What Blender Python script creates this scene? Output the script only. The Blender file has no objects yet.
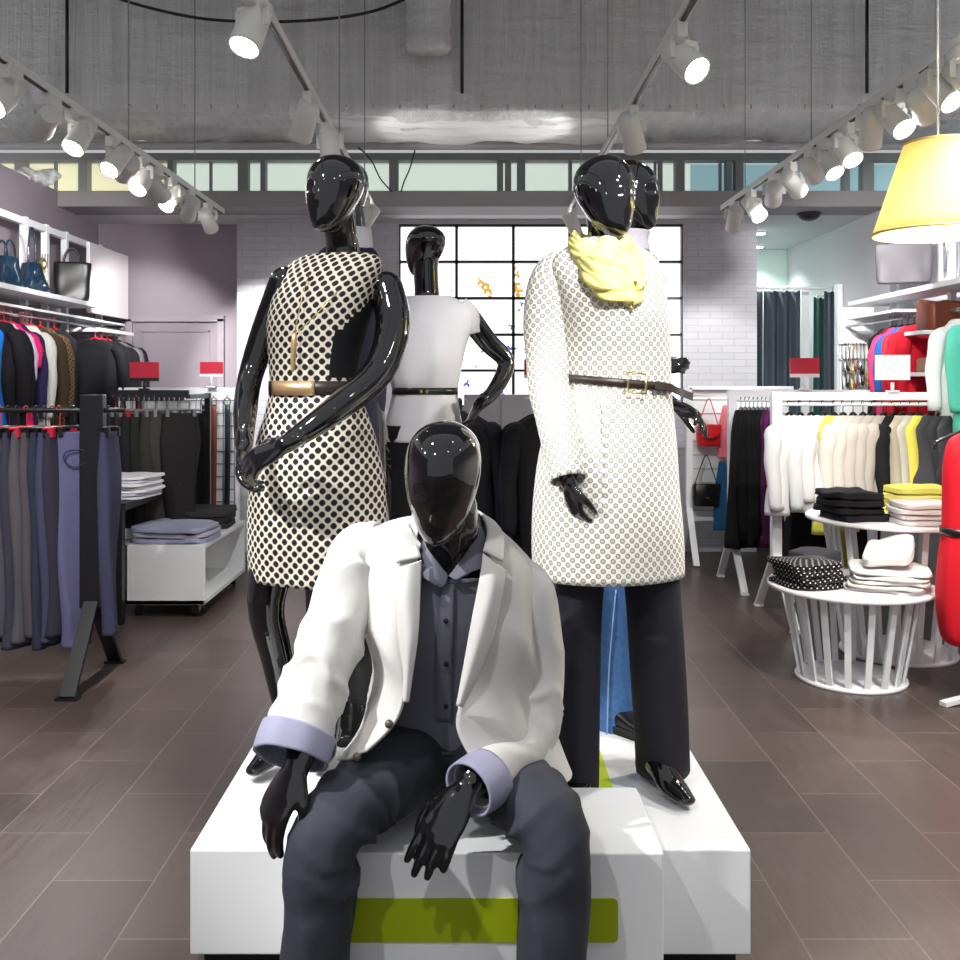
import bpy, bmesh, math, random
from mathutils import Vector, Matrix, noise
PI = math.pi
SC = bpy.context.scene
COL = SC.collection
CAMH = 1.46
def P(px, py, d):                       # a point of the photograph at distance d from the lens, in metres
    return Vector(((px-470)/960*d, d, CAMH-(py-385)/960*d))
def lin(c):
    c /= 255.0
    return c/12.92 if c <= 0.04045 else ((c+0.055)/1.055)**2.4
def rgb(r, g, b): return (lin(r), lin(g), lin(b), 1.0)
ORD = ['first','second','third','fourth','fifth','sixth','seventh','eighth','ninth','tenth','eleventh','twelfth','thirteenth','fourteenth','fifteenth','sixteenth','seventeenth','eighteenth']

# ------------------------------------------------------------------ materials
MATS = {}
def nt(name):
    m = bpy.data.materials.new(name); m.use_nodes = True
    return m, m.node_tree, m.node_tree.nodes['Principled BSDF']
def N(t, typ, **kw):
    n = t.nodes.new(typ)
    for k, v in kw.items(): setattr(n, k, v)
    return n
def mth(t, op, a, b=None, c=None):
    n = t.nodes.new('ShaderNodeMath'); n.operation = op
    for i, v in enumerate((a, b, c)):
        if v is None: continue
        if isinstance(v, (int, float)): n.inputs[i].default_value = v
        else: t.links.new(v, n.inputs[i])
    return n.outputs[0]
def mixc(t, fac, a, b):
    n = t.nodes.new('ShaderNodeMix'); n.data_type = 'RGBA'
    if isinstance(fac, (int, float)): n.inputs[0].default_value = fac
    else: t.links.new(fac, n.inputs[0])
    for i, v in ((6, a), (7, b)):
        if isinstance(v, tuple): n.inputs[i].default_value = v
        else: t.links.new(v, n.inputs[i])
    return n.outputs[2]
def plain(name, col, rough=0.5, metal=0.0, coat=0.0, spec=0.5):
    if name in MATS: return MATS[name]
    m, t, b = nt(name)
    b.inputs['Base Color'].default_value = col
    b.inputs['Roughness'].default_value = rough
    b.inputs['Metallic'].default_value = metal
    b.inputs['Specular IOR Level'].default_value = spec
    b.inputs['Coat Weight'].default_value = coat
    b.inputs['Coat Roughness'].default_value = 0.03
    # a trace of unevenness in the finish
    tx = N(t, 'ShaderNodeTexNoise'); tx.inputs['Scale'].default_value = 9
    r = mth(t, 'MULTIPLY_ADD', tx.outputs['Fac'], rough*0.08, rough*0.96)
    t.links.new(r, b.inputs['Roughness'])
    MATS[name] = m
    return m
def cloth(name, col, rough=0.85, weave=1400, var=0.12, bump=0.3, sheen=0.0):
    if name in MATS: return MATS[name]
    m, t, b = nt(name)
    tc = N(t, 'ShaderNodeTexCoord')
    n1 = N(t, 'ShaderNodeTexNoise'); n1.inputs['Scale'].default_value = weave/8; n1.inputs['Detail'].default_value = 3
    t.links.new(tc.outputs['Object'], n1.inputs['Vector'])
    dark = tuple(c*(1-var) for c in col[:3])+(1,)
    lite = tuple(min(1, c*(1+var)) for c in col[:3])+(1,)
    t.links.new(mixc(t, n1.outputs['Fac'], dark, lite), b.inputs['Base Color'])
    b.inputs['Roughness'].default_value = rough
    b.inputs['Specular IOR Level'].default_value = 0.25
    b.inputs['Sheen Weight'].default_value = sheen
    n2 = N(t, 'ShaderNodeTexNoise'); n2.inputs['Scale'].default_value = weave/2
    t.links.new(tc.outputs['Object'], n2.inputs['Vector'])
    bp = N(t, 'ShaderNodeBump'); bp.inputs['Strength'].default_value = bump; bp.inputs['Distance'].default_value = 0.001
    t.links.new(n2.outputs['Fac'], bp.inputs['Height']); t.links.new(bp.outputs['Normal'], b.inputs['Normal'])
    MATS[name] = m
    return m
def emit_mat(name, col, strength):
    if name in MATS: return MATS[name]
    m, t, b = nt(name)
    b.inputs['Base Color'].default_value = col
    b.inputs['Emission Color'].default_value = col
    b.inputs['Emission Strength'].default_value = strength
    b.inputs['Roughness'].default_value = 0.4
    MATS[name] = m
    return m

gloss = plain('gloss_black_lacquer', (0.004, 0.004, 0.005, 1), 0.05, coat=1.0)
white_pl = plain('white_lacquer', rgb(236, 238, 240), 0.28)
white_mt = plain('white_metal', rgb(232, 233, 236), 0.35)
white_sp = plain('spot_white', rgb(225, 224, 220), 0.45)
lime = plain('lime_green', rgb(160, 178, 8), 0.3)
lime_lt = plain('lime_yellow', rgb(205, 228, 10), 0.35)
blk_mt = plain('black_metal', rgb(22, 22, 26), 0.35)
blk_rub = plain('black_recess', rgb(14, 14, 15), 0.7)
chrome = plain('chrome', rgb(205, 208, 212), 0.15, 1.0)
gold = plain('gold', rgb(226, 190, 140), 0.3, 0.7)
pale_gold = plain('pale_gold', rgb(225, 205, 140), 0.25, 1.0)
red_sign = plain('red_card', rgb(196, 32, 58), 0.4)
white_card = plain('white_card', rgb(232, 226, 230), 0.5)
red_hanger = plain('red_hanger', rgb(205, 40, 62), 0.35)
blk_hanger = plain('black_hanger', rgb(20, 20, 22), 0.35)
clear_hanger = plain('grey_hanger', rgb(120, 122, 126), 0.25)
leather_brown = plain('brown_leather', rgb(116, 58, 40), 0.45)
leather_black = plain('black_leather', rgb(16, 16, 18), 0.35)
leather_navy = plain('navy_patent', rgb(14, 38, 58), 0.12, coat=.6)
leather_red = plain('red_leather', rgb(214, 28, 40), 0.35)
leather_grey = plain('grey_leather', rgb(96, 92, 98), 0.5)

# polka/lattice dress: black rounded dots in a pale lattice, laid out on the cloth's own UVs in metres
def dot_cloth(name, base, dot, pitch, radius, rough=0.7, ring=None, square=0.0):
    m, t, b = nt(name)
    uv = N(t, 'ShaderNodeUVMap'); sp = N(t, 'ShaderNodeSeparateXYZ'); t.links.new(uv.outputs[0], sp.inputs[0])
    a = mth(t, 'ADD', sp.outputs[0], sp.outputs[1]); s = mth(t, 'SUBTRACT', sp.outputs[0], sp.outputs[1])
    a = mth(t, 'SUBTRACT', mth(t, 'FRACT', mth(t, 'DIVIDE', a, pitch)), 0.5)
    s = mth(t, 'SUBTRACT', mth(t, 'FRACT', mth(t, 'DIVIDE', s, pitch)), 0.5)
    a4 = mth(t, 'POWER', mth(t, 'ABSOLUTE', a), 2+square); s4 = mth(t, 'POWER', mth(t, 'ABSOLUTE', s), 2+square)
    r = mth(t, 'POWER', mth(t, 'ADD', a4, s4), 1/(2+square))
    mr = N(t, 'ShaderNodeMapRange'); mr.inputs['From Min'].default_value = radius-0.05; mr.inputs['From Max'].default_value = radius+0.02
    mr.inputs['To Min'].default_value = 1; mr.inputs['To Max'].default_value = 0
    t.links.new(r, mr.inputs['Value'])
    f = mr.outputs[0]
    n1 = N(t, 'ShaderNodeTexNoise'); n1.inputs['Scale'].default_value = 300
    if ring is not None:
        mr2 = N(t, 'ShaderNodeMapRange'); mr2.inputs['From Min'].default_value = ring-0.06; mr2.inputs['From Max'].default_value = ring+0.03
        t.links.new(r, mr2.inputs['Value'])
        inner = mth(t, 'SUBTRACT', 1.0, mr2.outputs[0])
        f = mth(t, 'MULTIPLY', f, mth(t, 'SUBTRACT', 1.0, mth(t, 'MULTIPLY', inner, mth(t, 'MULTIPLY_ADD', n1.outputs['Fac'], 0.8, 0.05))))
    t.links.new(mixc(t, f, base, dot), b.inputs['Base Color'])
    b.inputs['Roughness'].default_value = rough; b.inputs['Specular IOR Level'].default_value = 0.25
    bp = N(t, 'ShaderNodeBump'); bp.inputs['Strength'].default_value = 0.25; bp.inputs['Distance'].default_value = 0.002; bp.invert = True
    t.links.new(f, bp.inputs['Height']); t.links.new(bp.outputs['Normal'], b.inputs['Normal'])
    MATS[name] = m
    return m
dress_m = dot_cloth('lattice_dress_cloth', rgb(214, 207, 192), rgb(30, 27, 30), 0.0325, 0.39, square=0.6)
coat_m = dot_cloth('eyelet_coat_cloth', rgb(234, 230, 222), rgb(140, 137, 130), 0.027, 0.40, rough=0.8, ring=0.22)
polka_m = dot_cloth('polka_cloth', rgb(16, 15, 17), rgb(225, 225, 225), 0.03, 0.2)
leopard_m = dot_cloth('leopard_cloth', rgb(122, 96, 66), rgb(34, 26, 22), 0.03, 0.36, ring=0.2)

jacket_m = cloth('pale_blazer_cloth', rgb(204, 203, 200), 0.85, var=.05)
jacket_lining = cloth('blazer_lining', rgb(150, 150, 165), .5)
cuff_m = cloth('cuff_lining', rgb(150, 150, 174), 0.6, var=.05)
trouser_m = cloth('charcoal_trouser', rgb(58, 60, 69), 0.7, var=.08)
trouser2_m = cloth('black_trouser', rgb(34, 33, 42), 0.75, var=.08)
navy_suit = cloth('navy_suiting', rgb(34, 35, 54), 0.7)
shirt_m = cloth('grey_shirt', rgb(112, 112, 126), 0.75, var=.08)
blk_cloth = cloth('black_cloth', rgb(20, 20, 24), 0.8)
blouse_m = cloth('white_blouse', rgb(214, 212, 216), 0.7, var=.03)
denim_m = cloth('blue_denim', rgb(66, 104, 156), 0.85, var=.45, weave=420)
scarf_m = cloth('yellow_scarf', rgb(243, 234, 150), 0.85, var=.06)

# ------------------------------------------------------------------ mesh building
def cr(p0, p1, p2, p3, t):
    return 0.5*((2*p1)+(p2-p0)*t+(2*p0-5*p1+4*p2-p3)*t*t+(3*p1-p0-3*p2+p3)*t**3)
def resample(vals, sub):
    n = len(vals); out = []
    for i in range(n-1):
        a, b = vals[max(i-1, 0)], vals[i]; c, d = vals[i+1], vals[min(i+2, n-1)]
        for k in range(sub): out.append(cr(a, b, c, d, k/sub))
    out.append(vals[-1])
    return out
class MB:
    def __init__(s):
        s.bm = bmesh.new(); s.uv = s.bm.loops.layers.uv.new('UVMap')
    def face(s, vs, uvs=None, mi=0):
        try: f = s.bm.faces.new(vs)
        except ValueError: return None
        f.smooth = True; f.material_index = mi
        if uvs:
            for l, u in zip(f.loops, uvs): l[s.uv].uv = u
        return f
    def box(s, c, size, rz=0, rot=None, mi=0):
        c = Vector(c); h = Vector(size)/2
        R = rot if rot is not None else Matrix.Rotation(rz, 3, 'Z')
        v = [s.bm.verts.new(c+R@Vector((h.x*i, h.y*j, h.z*k))) for i in (-1, 1) for j in (-1, 1) for k in (-1, 1)]
        for q in ((0,1,3,2),(4,6,7,5),(0,4,5,1),(2,3,7,6),(0,2,6,4),(1,5,7,3)):
            f = s.face([v[i] for i in q], mi=mi); f.smooth = False
        return s
    def bar(s, p, q, w, h, up=(0,0,1), mi=0):
        p, q = Vector(p), Vector(q); d = (q-p); L = d.length; y = d/L
        u = Vector(up); x = y.cross(u)
        if x.length < 1e-4: x = y.cross(Vector((1,0,0)))
        x.normalize(); z = x.cross(y)
        R = Matrix((x, y, z)).transposed()
        return s.box((p+q)/2, (w, L, h), rot=R, mi=mi)
    def loft(s, rings, closed=True, cap0=False, cap1=False, uoff=0.0, mi=None):
        n = len(rings[0]); m = len(rings)
        vs = [[s.bm.verts.new(p) for p in r] for r in rings]
        mid = rings[m//2]
        # u: metres around the middle ring (scaled per ring about its own start), v: metres along
        us = []
        for r in rings:
            acc = [0.0]
            for i in range(n if closed else n-1): acc.append(acc[-1]+(r[(i+1) % n]-r[i]).length)
            half = acc[-1]/2
            us.append([a-half for a in acc])
        vv = [0.0]
        for j in range(m-1):
            vv.append(vv[-1]+sum((rings[j+1][i]-rings[j][i]).length for i in range(n))/n)
        for j in range(m-1):
            for i in range(n if closed else n-1):
                k = (i+1) % n
                s.face([vs[j][i], vs[j][k], vs[j+1][k], vs[j+1][i]],
                       [(us[j][i]+uoff, vv[j]), (us[j][i+1]+uoff, vv[j]), (us[j+1][i+1]+uoff, vv[j+1]), (us[j+1][i]+uoff, vv[j+1])],
                       mi=mi(j, i) if mi else 0)
        if cap0: s.face(list(reversed(vs[0])))
        if cap1: s.face(vs[-1])
        return vs
    def tube(s, pts, rad, n=14, sub=4, ref=(1,0,0), cap=True, fold=None, round_ends=False, power=2.0, mi=None):
        pts = resample([Vector(p) for p in pts], sub) if sub > 1 else [Vector(p) for p in pts]
        rr = [Vector((r, r)) if isinstance(r, (int, float)) else Vector(r) for r in rad]
        rr = resample(rr, sub) if sub > 1 else rr
        ref = Vector(ref); rings = []; M = len(pts)
        tans = []
        for j in range(M):
            t = pts[min(j+1, M-1)]-pts[max(j-1, 0)]
            tans.append(t.normalized() if t.length > 1e-9 else (tans[-1] if tans else Vector((0,0,1))))
        if round_ends:
            a, b = pts[0], pts[-1]; ra, rb = rr[0], rr[-1]; ta, tb = tans[0], tans[-1]
            pre = [(a-ta*(sum(ra)/2)*math.sin(x), ra*max(math.cos(x), 0.08)) for x in (PI/2*.97, PI/2*.75, PI/2*.5, PI/2*.25)]
            post = [(b+tb*(sum(rb)/2)*math.sin(x), rb*max(math.cos(x), 0.08)) for x in (PI/2*.25, PI/2*.5, PI/2*.75, PI/2*.97)]
            pts = [p for p, _ in pre]+pts+[p for p, _ in post]; rr = [r for _, r in pre]+rr+[r for _, r in post]
            tans = [ta]*4+tans+[tb]*4; M = len(pts)
        for j in range(M):
            t = tans[j]; x = ref-t*ref.dot(t)
            if x.length < 1e-3: x = Vector((0,1,0))-t*t.y
            x.normalize(); y = t.cross(x); ring = []
            for i in range(n):
                f = 2*PI*i/n; c, q = math.cos(f), math.sin(f)
                e = 2/power
                cx = math.copysign(abs(c)**e, c); qy = math.copysign(abs(q)**e, q)
                k = 1+(fold(j/(M-1), f) if fold else 0)
                ring.append(pts[j]+x*(cx*rr[j].x*k)+y*(qy*rr[j].y*k))
            rings.append(ring)
        s.loft(rings, True, cap, cap, mi=mi)
        return s
    def cyl(s, p, q, r, r2=None, n=16):
        return s.tube([p, q], [r, r if r2 is None else r2], n=n, sub=1, ref=(0.93, 0.31, 0.17))
    def lathe(s, c, prof, n=32, cap0=True, cap1=True):
        c = Vector(c)
        s.loft([[c+Vector((r*math.cos(2*PI*i/n), r*math.sin(2*PI*i/n), z)) for i in range(n)] for r, z in prof], True, cap0, cap1)
        return s
    def patch(s, ctrl, nu=6, nv=6, disp=None):
        rows = [resample([Vector(p) for p in r], nu) for r in ctrl]
        cols = list(zip(*rows))
        cols = [resample(list(c), nv) for c in cols]
        grid = [list(r) for r in zip(*cols)]
        if disp:
            m, n = len(grid), len(grid[0]); g2 = [r[:] for r in grid]
            for j in range(m):
                for i in range(n):
                    a = grid[j][min(i+1, n-1)]-grid[j][max(i-1, 0)]; b = grid[min(j+1, m-1)][i]-grid[max(j-1, 0)][i]
                    nn = a.cross(b)
                    if nn.length > 1e-9: g2[j][i] = grid[j][i]+nn.normalized()*disp(i/(n-1), j/(m-1), grid[j][i])
            grid = g2
        s.loft(grid, False)
        return grid
    def sphere(s, c, r, n=16, m=10):
        if isinstance(r, (int, float)): r = (r, r, r)
        c = Vector(c)
        s.loft([[c+Vector((r[0]*math.sin(a)*math.cos(2*PI*i/n), r[1]*math.sin(a)*math.sin(2*PI*i/n), -r[2]*math.cos(a))) for i in range(n)]
                for a in [0.03+(PI-0.06)*j/m for j in range(m+1)]], True, True, True)
        return s
ORG = {}
def tag(o, label=None, cat=None, group=None, kind=None):
    if label: o['label'] = label
    if cat: o['category'] = cat
    if group: o['group'] = group
    if kind: o['kind'] = kind
    return o
def thing(name, label, cat, loc=(0,0,0), group=None):
    o = bpy.data.objects.new(name, None); COL.objects.link(o); o.empty_display_size = 0.1
    o.location = loc; ORG[o.name] = Vector(loc)
    return tag(o, label, cat, group)
def emit(name, mb, mat, parent=None, origin=None, bevel=0, seg=2, solid=0, flat=False, sub=0, weld=False, label=None):
    bm = mb.bm
    org = ORG[parent.name] if parent is not None else Vector(origin if origin is not None else (0,0,0))
    if weld: bmesh.ops.remove_doubles(bm, verts=bm.verts, dist=1e-5)
    bmesh.ops.recalc_face_normals(bm, faces=bm.faces)
    bmesh.ops.translate(bm, verts=bm.verts, vec=-org)
    if flat:
        for f in bm.faces: f.smooth = False
    me = bpy.data.meshes.new(name); bm.to_mesh(me); bm.free()
    for m in (mat if isinstance(mat, (list, tuple)) else [mat]): me.materials.append(m)
    o = bpy.data.objects.new(name, me); COL.objects.link(o)
    if parent is not None: o.parent = parent
    else: o.location = org
    ORG[o.name] = org
    if solid:
        md = o.modifiers.new('thickness', 'SOLIDIFY'); md.thickness = solid; md.offset = 0
    if sub:
        md = o.modifiers.new('smooth', 'SUBSURF'); md.levels = sub; md.render_levels = sub
    if bevel:
        md = o.modifiers.new('bevel', 'BEVEL'); md.width = bevel; md.segments = seg; md.limit_method = 'ANGLE'; md.angle_limit = 0.8
    if label: o['label'] = label
    return o
def fuse(mb, voxel=0.004, smooth=6, origin=(0,0,0), disp=None):
    """grow one continuous skin over the overlapping limbs, then smooth it; returns an MB"""
    bm = mb.bm; bmesh.ops.recalc_face_normals(bm, faces=bm.faces)
    me = bpy.data.meshes.new('fuse'); bm.to_mesh(me); bm.free()
    o = bpy.data.objects.new('fuse', me); COL.objects.link(o)
    r = o.modifiers.new('r', 'REMESH'); r.mode = 'VOXEL'; r.voxel_size = voxel; r.use_smooth_shade = True
    s = o.modifiers.new('s', 'SMOOTH'); s.factor = 0.5; s.iterations = smooth
    dg = bpy.context.evaluated_depsgraph_get(); dg.update()
    m2 = bpy.data.meshes.new_from_object(o.evaluated_get(dg))
    bpy.data.objects.remove(o); bpy.data.meshes.remove(me)
    out = MB(); out.bm.free(); out.bm = bmesh.new(); out.bm.from_mesh(m2); out.uv = out.bm.loops.layers.uv.verify()
    bpy.data.meshes.remove(m2)
    if disp:
        out.bm.normal_update()
        mv = [(v, v.normal*disp(v.co)) for v in out.bm.verts]
        for v, d in mv: v.co += d
        for _ in range(3): bmesh.ops.smooth_vert(out.bm, verts=out.bm.verts, factor=.5, use_axis_x=True, use_axis_y=True, use_axis_z=True)
    for f in out.bm.faces: f.smooth = True
    return out
def ridge(x): return 1.6*(1-abs(math.sin(x)))**1.4-.6
def nz(p, sc, seed=0.0):
    return noise.noise(Vector((p[0]*sc+seed, p[1]*sc+seed*1.7, p[2]*sc-seed)))
# ------------------------------------------------------------------ the shop: floor, walls, beam, ceiling
def struct(name, mb, mat, **kw):
    o = emit(name, mb, mat, **kw); o['kind'] = 'structure'; return o
# floor: wood-look porcelain planks 0.3 x 0.6 m, running away from the lens
m, t, b = nt('floor_planks'); floor_m = m
tc = N(t, 'ShaderNodeTexCoord'); mp = N(t, 'ShaderNodeMapping'); mp.inputs['Rotation'].default_value = (0, 0, PI/2); mp.inputs['Location'].default_value = (.13, .03, 0)
t.links.new(tc.outputs['Object'], mp.inputs['Vector'])
br = N(t, 'ShaderNodeTexBrick'); br.offset = 0.5; br.inputs['Scale'].default_value = 1; br.inputs['Brick Width'].default_value = 0.6; br.inputs['Row Height'].default_value = 0.3
br.inputs['Mortar Size'].default_value = 0.0028; br.inputs['Mortar Smooth'].default_value = 0.2; br.inputs['Bias'].default_value = 0
br.inputs['Color1'].default_value = rgb(89, 75, 70); br.inputs['Color2'].default_value = rgb(72, 61, 58); br.inputs['Mortar'].default_value = rgb(112, 101, 96)
t.links.new(mp.outputs[0], br.inputs['Vector'])
mp2 = N(t, 'ShaderNodeMapping'); mp2.inputs['Scale'].default_value = (22, 1.6, 1); t.links.new(tc.outputs['Object'], mp2.inputs['Vector'])
n1 = N(t, 'ShaderNodeTexNoise'); n1.inputs['Scale'].default_value = 3; n1.inputs['Detail'].default_value = 6; n1.inputs['Roughness'].default_value = .7; t.links.new(mp2.outputs[0], n1.inputs['Vector'])
n2 = N(t, 'ShaderNodeTexNoise'); n2.inputs['Scale'].default_value = 1.3; t.links.new(tc.outputs['Object'], n2.inputs['Vector'])
g = mth(t, 'MULTIPLY_ADD', n1.outputs['Fac'], 1.0, -0.5)
hs = N(t, 'ShaderNodeHueSaturation'); t.links.new(br.outputs['Color'], hs.inputs['Color'])
t.links.new(mth(t, 'ADD', mth(t, 'MULTIPLY_ADD', g, 1.1, 0.95), mth(t, 'MULTIPLY_ADD', n2.outputs['Fac'], .3, -.15)), hs.inputs['Value'])
t.links.new(hs.outputs[0], b.inputs['Base Color'])
t.links.new(mth(t, 'MULTIPLY_ADD', n1.outputs['Fac'], 0.25, 0.24), b.inputs['Roughness'])
bp = N(t, 'ShaderNodeBump'); bp.inputs['Strength'].default_value = 0.25; bp.inputs['Distance'].default_value = 0.002
t.links.new(mth(t, 'ADD', n1.outputs['Fac'], mth(t, 'MULTIPLY', br.outputs['Fac'], -2.0)), bp.inputs['Height']); t.links.new(bp.outputs['Normal'], b.inputs['Normal'])
struct('floor', MB().box((0, 4.5, -0.05), (9, 15, 0.1)), floor_m)
# painted white brick
m, t, b = nt('white_brick'); brick_m = m
tc = N(t, 'ShaderNodeTexCoord'); mp = N(t, 'ShaderNodeMapping'); mp.inputs['Rotation'].default_value = (PI/2, 0, 0); t.links.new(tc.outputs['Object'], mp.inputs['Vector'])
br = N(t, 'ShaderNodeTexBrick'); br.inputs['Scale'].default_value = 1; br.inputs['Brick Width'].default_value = 0.21; br.inputs['Row Height'].default_value = 0.06; br.inputs['Mortar Size'].default_value = 0.006
br.inputs['Mortar Smooth'].default_value = .4
br.inputs['Color1'].default_value = rgb(196, 196, 203); br.inputs['Color2'].default_value = rgb(191, 191, 198); br.inputs['Mortar'].default_value = rgb(184, 184, 191)
t.links.new(mp.outputs[0], br.inputs['Vector']); t.links.new(br.outputs['Color'], b.inputs['Base Color'])
nn = N(t, 'ShaderNodeTexNoise'); nn.inputs['Scale'].default_value = 40; t.links.new(tc.outputs['Object'], nn.inputs['Vector'])
bp = N(t, 'ShaderNodeBump'); bp.inputs['Strength'].default_value = .6; bp.inputs['Distance'].default_value = .006
t.links.new(mth(t, 'ADD', mth(t, 'MULTIPLY', br.outputs['Fac'], -1.0), mth(t, 'MULTIPLY', nn.outputs['Fac'], .25)), bp.inputs['Height']); t.links.new(bp.outputs['Normal'], b.inputs['Normal'])
b.inputs['Roughness'].default_value = .55
def paint(name, c, rough=.7):
    m, t, b = nt(name)
    n = N(t, 'ShaderNodeTexNoise'); n.inputs['Scale'].default_value = 2.5; n.inputs['Detail'].default_value = 4
    t.links.new(mixc(t, n.outputs['Fac'], tuple(x*.94 for x in c[:3])+(1,), tuple(min(1, x*1.06) for x in c[:3])+(1,)), b.inputs['Base Color'])
    b.inputs['Roughness'].default_value = rough
    n2 = N(t, 'ShaderNodeTexNoise'); n2.inputs['Scale'].default_value = 160
    bp = N(t, 'ShaderNodeBump'); bp.inputs['Strength'].default_value = .08; bp.inputs['Distance'].default_value = .002
    t.links.new(n2.outputs['Fac'], bp.inputs['Height']); t.links.new(bp.outputs['Normal'], b.inputs['Normal'])
    return m
mauve = paint('mauve_paint', rgb(140, 130, 139)); mauve_dk = paint('mauve_door_paint', rgb(128, 119, 127))
grey_lt = paint('pale_grey_paint', rgb(196, 194, 200)); grey_beam = paint('beam_grey', rgb(146, 140, 142)); grey_ceil = paint('ceiling_grey', rgb(120, 118, 118))
soff_m = paint('soffit_grey', rgb(205, 203, 205)); mint = paint('mint_wall', rgb(196, 216, 210)); stud_m = paint('stud_grey', rgb(152, 154, 154))
YB = 8.4
def wx(px, d=YB): return (px-470)/960*d
def wz(py, d=YB): return CAMH-(py-385)/960*d
bw = MB()
x0, x1, wl, wr, wt, wb = wx(237), wx(757), wx(399), wx(683), wz(224), wz(407)
bw.box(((x0+wl)/2, YB+.12, 1.455), (wl-x0, .24, 2.91)); bw.box(((x1+wr)/2, YB+.12, 1.455), (x1-wr, .24, 2.91))
bw.box(((wl+wr)/2, YB+.12, (wt+2.91)/2), (wr-wl, .24, 2.91-wt)); bw.box(((wl+wr)/2, YB+.12, wb/2), (wr-wl, .24, wb))
struct('wall_back', bw, brick_m, weld=True)
struct('wall_alcove', MB().box(((x0-3.7)/2, 8.72, 1.455), (x0+3.7, .12, 2.91)), mauve)
# door in the alcove wall, painted like the wall
dr = MB(); dx0, dx1, dzt = wx(133, 8.64), wx(218, 8.64), wz(322, 8.64)
dr.box(((dx0+dx1)/2, 8.652, dzt/2), (dx1-dx0, .03, dzt))
door = struct('door_1', dr, mauve_dk, origin=(0,0,0), bevel=.004)
fr = MB()
for xx in (dx0-.03, dx1+.03): fr.box((xx, 8.635, (dzt+.03)/2), (.06, .06, dzt+.03))
fr.box(((dx0+dx1)/2, 8.635, dzt+.03), (dx1-dx0+.12, .06, .06))
emit('door_frame', fr, mauve, door, bevel=.004)
pn = MB()
for xx in (dx0+.08, dx1-.08): pn.box((xx, 8.634, dzt/2), (.02, .02, dzt-.16))
pn.box(((dx0+dx1)/2, 8.634, dzt-.08), (dx1-dx0-.14, .02, .02))
emit('door_molding', pn, mauve_dk, door)
struct('wall_left', MB().box((-3.43, 4.0, 1.52), (.16, 9.4, 3.04)), mauve, bevel=.006)
struct('wall_right', MB().box((3.48, 5.2, 1.52), (.16, 12.0, 3.04)), grey_lt, bevel=.006)
struct('wall_fitting', MB().box((2.9, 10.36, 1.5), (1.0, .12, 3.0)), mint)
struct('wall_fitting_side', MB().box((2.46, 9.5, 1.455), (.1, 1.7, 2.91)), mint)
# beam, soffit, transom window, foil-lagged duct above
struct('beam', MB().box((0, 8.0, 2.975), (8.6, .4, .13)), grey_beam, bevel=.006)
struct('ceiling_soffit', MB().box((0, 9.25, 2.935), (8.6, 2.1, .05)), soff_m)
tb = MB()
for px, w in [(22,10),(85,9),(172,6),(244,10),(264,5),(394,9),(500,6),(508,6),(521,8),(570,3),(660,3),(679,9),(728,5),(738,8),(845,5),(866,11)]:
    tb.box((wx(px, 8.25), 8.25, 3.2), (w*8.25/960, .1, .44))
for px in (56, 211, 655, 720, 735, 780, 905, 940): tb.box((wx(px, 8.27), 8.27, 3.2), (.02, .04, .44))
tb.box((0, 8.25, 3.41), (8.6, .12, .06))
tw = struct('window_2', tb, stud_m)
for nm, a, c, col, st in (('yellow', 0, 172, rgb(222, 219, 182), .8), ('pale', 172, 690, rgb(204, 216, 206), .85), ('teal', 690, 990, rgb(146, 182, 190), .6)):
    mm = emit_mat('lit_pane_'+nm, col, st)
    emit('pane', MB().box(((wx(a, 8.33)+wx(c, 8.33))/2, 8.33, 3.17), (wx(c, 8.33)-wx(a, 8.33), .02, .40)), mm, tw)
m, t, b = nt('foil_lagging'); foil_m = m
tc = N(t, 'ShaderNodeTexCoord')
def fnoise(scale, vec, det=5, rough=.6):
    mp = N(t, 'ShaderNodeMapping'); mp.inputs['Scale'].default_value = vec; t.links.new(tc.outputs['Object'], mp.inputs['Vector'])
    n = N(t, 'ShaderNodeTexNoise'); n.inputs['Scale'].default_value = scale; n.inputs['Detail'].default_value = det; n.inputs['Roughness'].default_value = rough
    t.links.new(mp.outputs[0], n.inputs['Vector']); return n.outputs['Fac']
vst = fnoise(5, (2.6, 1, .12), 4); hst = fnoise(2.2, (.5, 2, 2.6), 7, .68); fine = fnoise(11, (1, 1, 1.4), 6, .7)
h = mth(t, 'ADD', mth(t, 'MULTIPLY', vst, .8), mth(t, 'ADD', mth(t, 'MULTIPLY', hst, .9), mth(t, 'MULTIPLY', fine, .35)))
bp = N(t, 'ShaderNodeBump'); bp.inputs['Strength'].default_value = 1; bp.inputs['Distance'].default_value = .05
t.links.new(h, bp.inputs['Height']); t.links.new(bp.outputs['Normal'], b.inputs['Normal'])
t.links.new(mixc(t, mth(t, 'MULTIPLY_ADD', vst, 1.6, -.3), rgb(205, 205, 205), rgb(240, 240, 240)), b.inputs['Base Color'])
b.inputs['Metallic'].default_value = .22; b.inputs['Roughness'].default_value = .42
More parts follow.
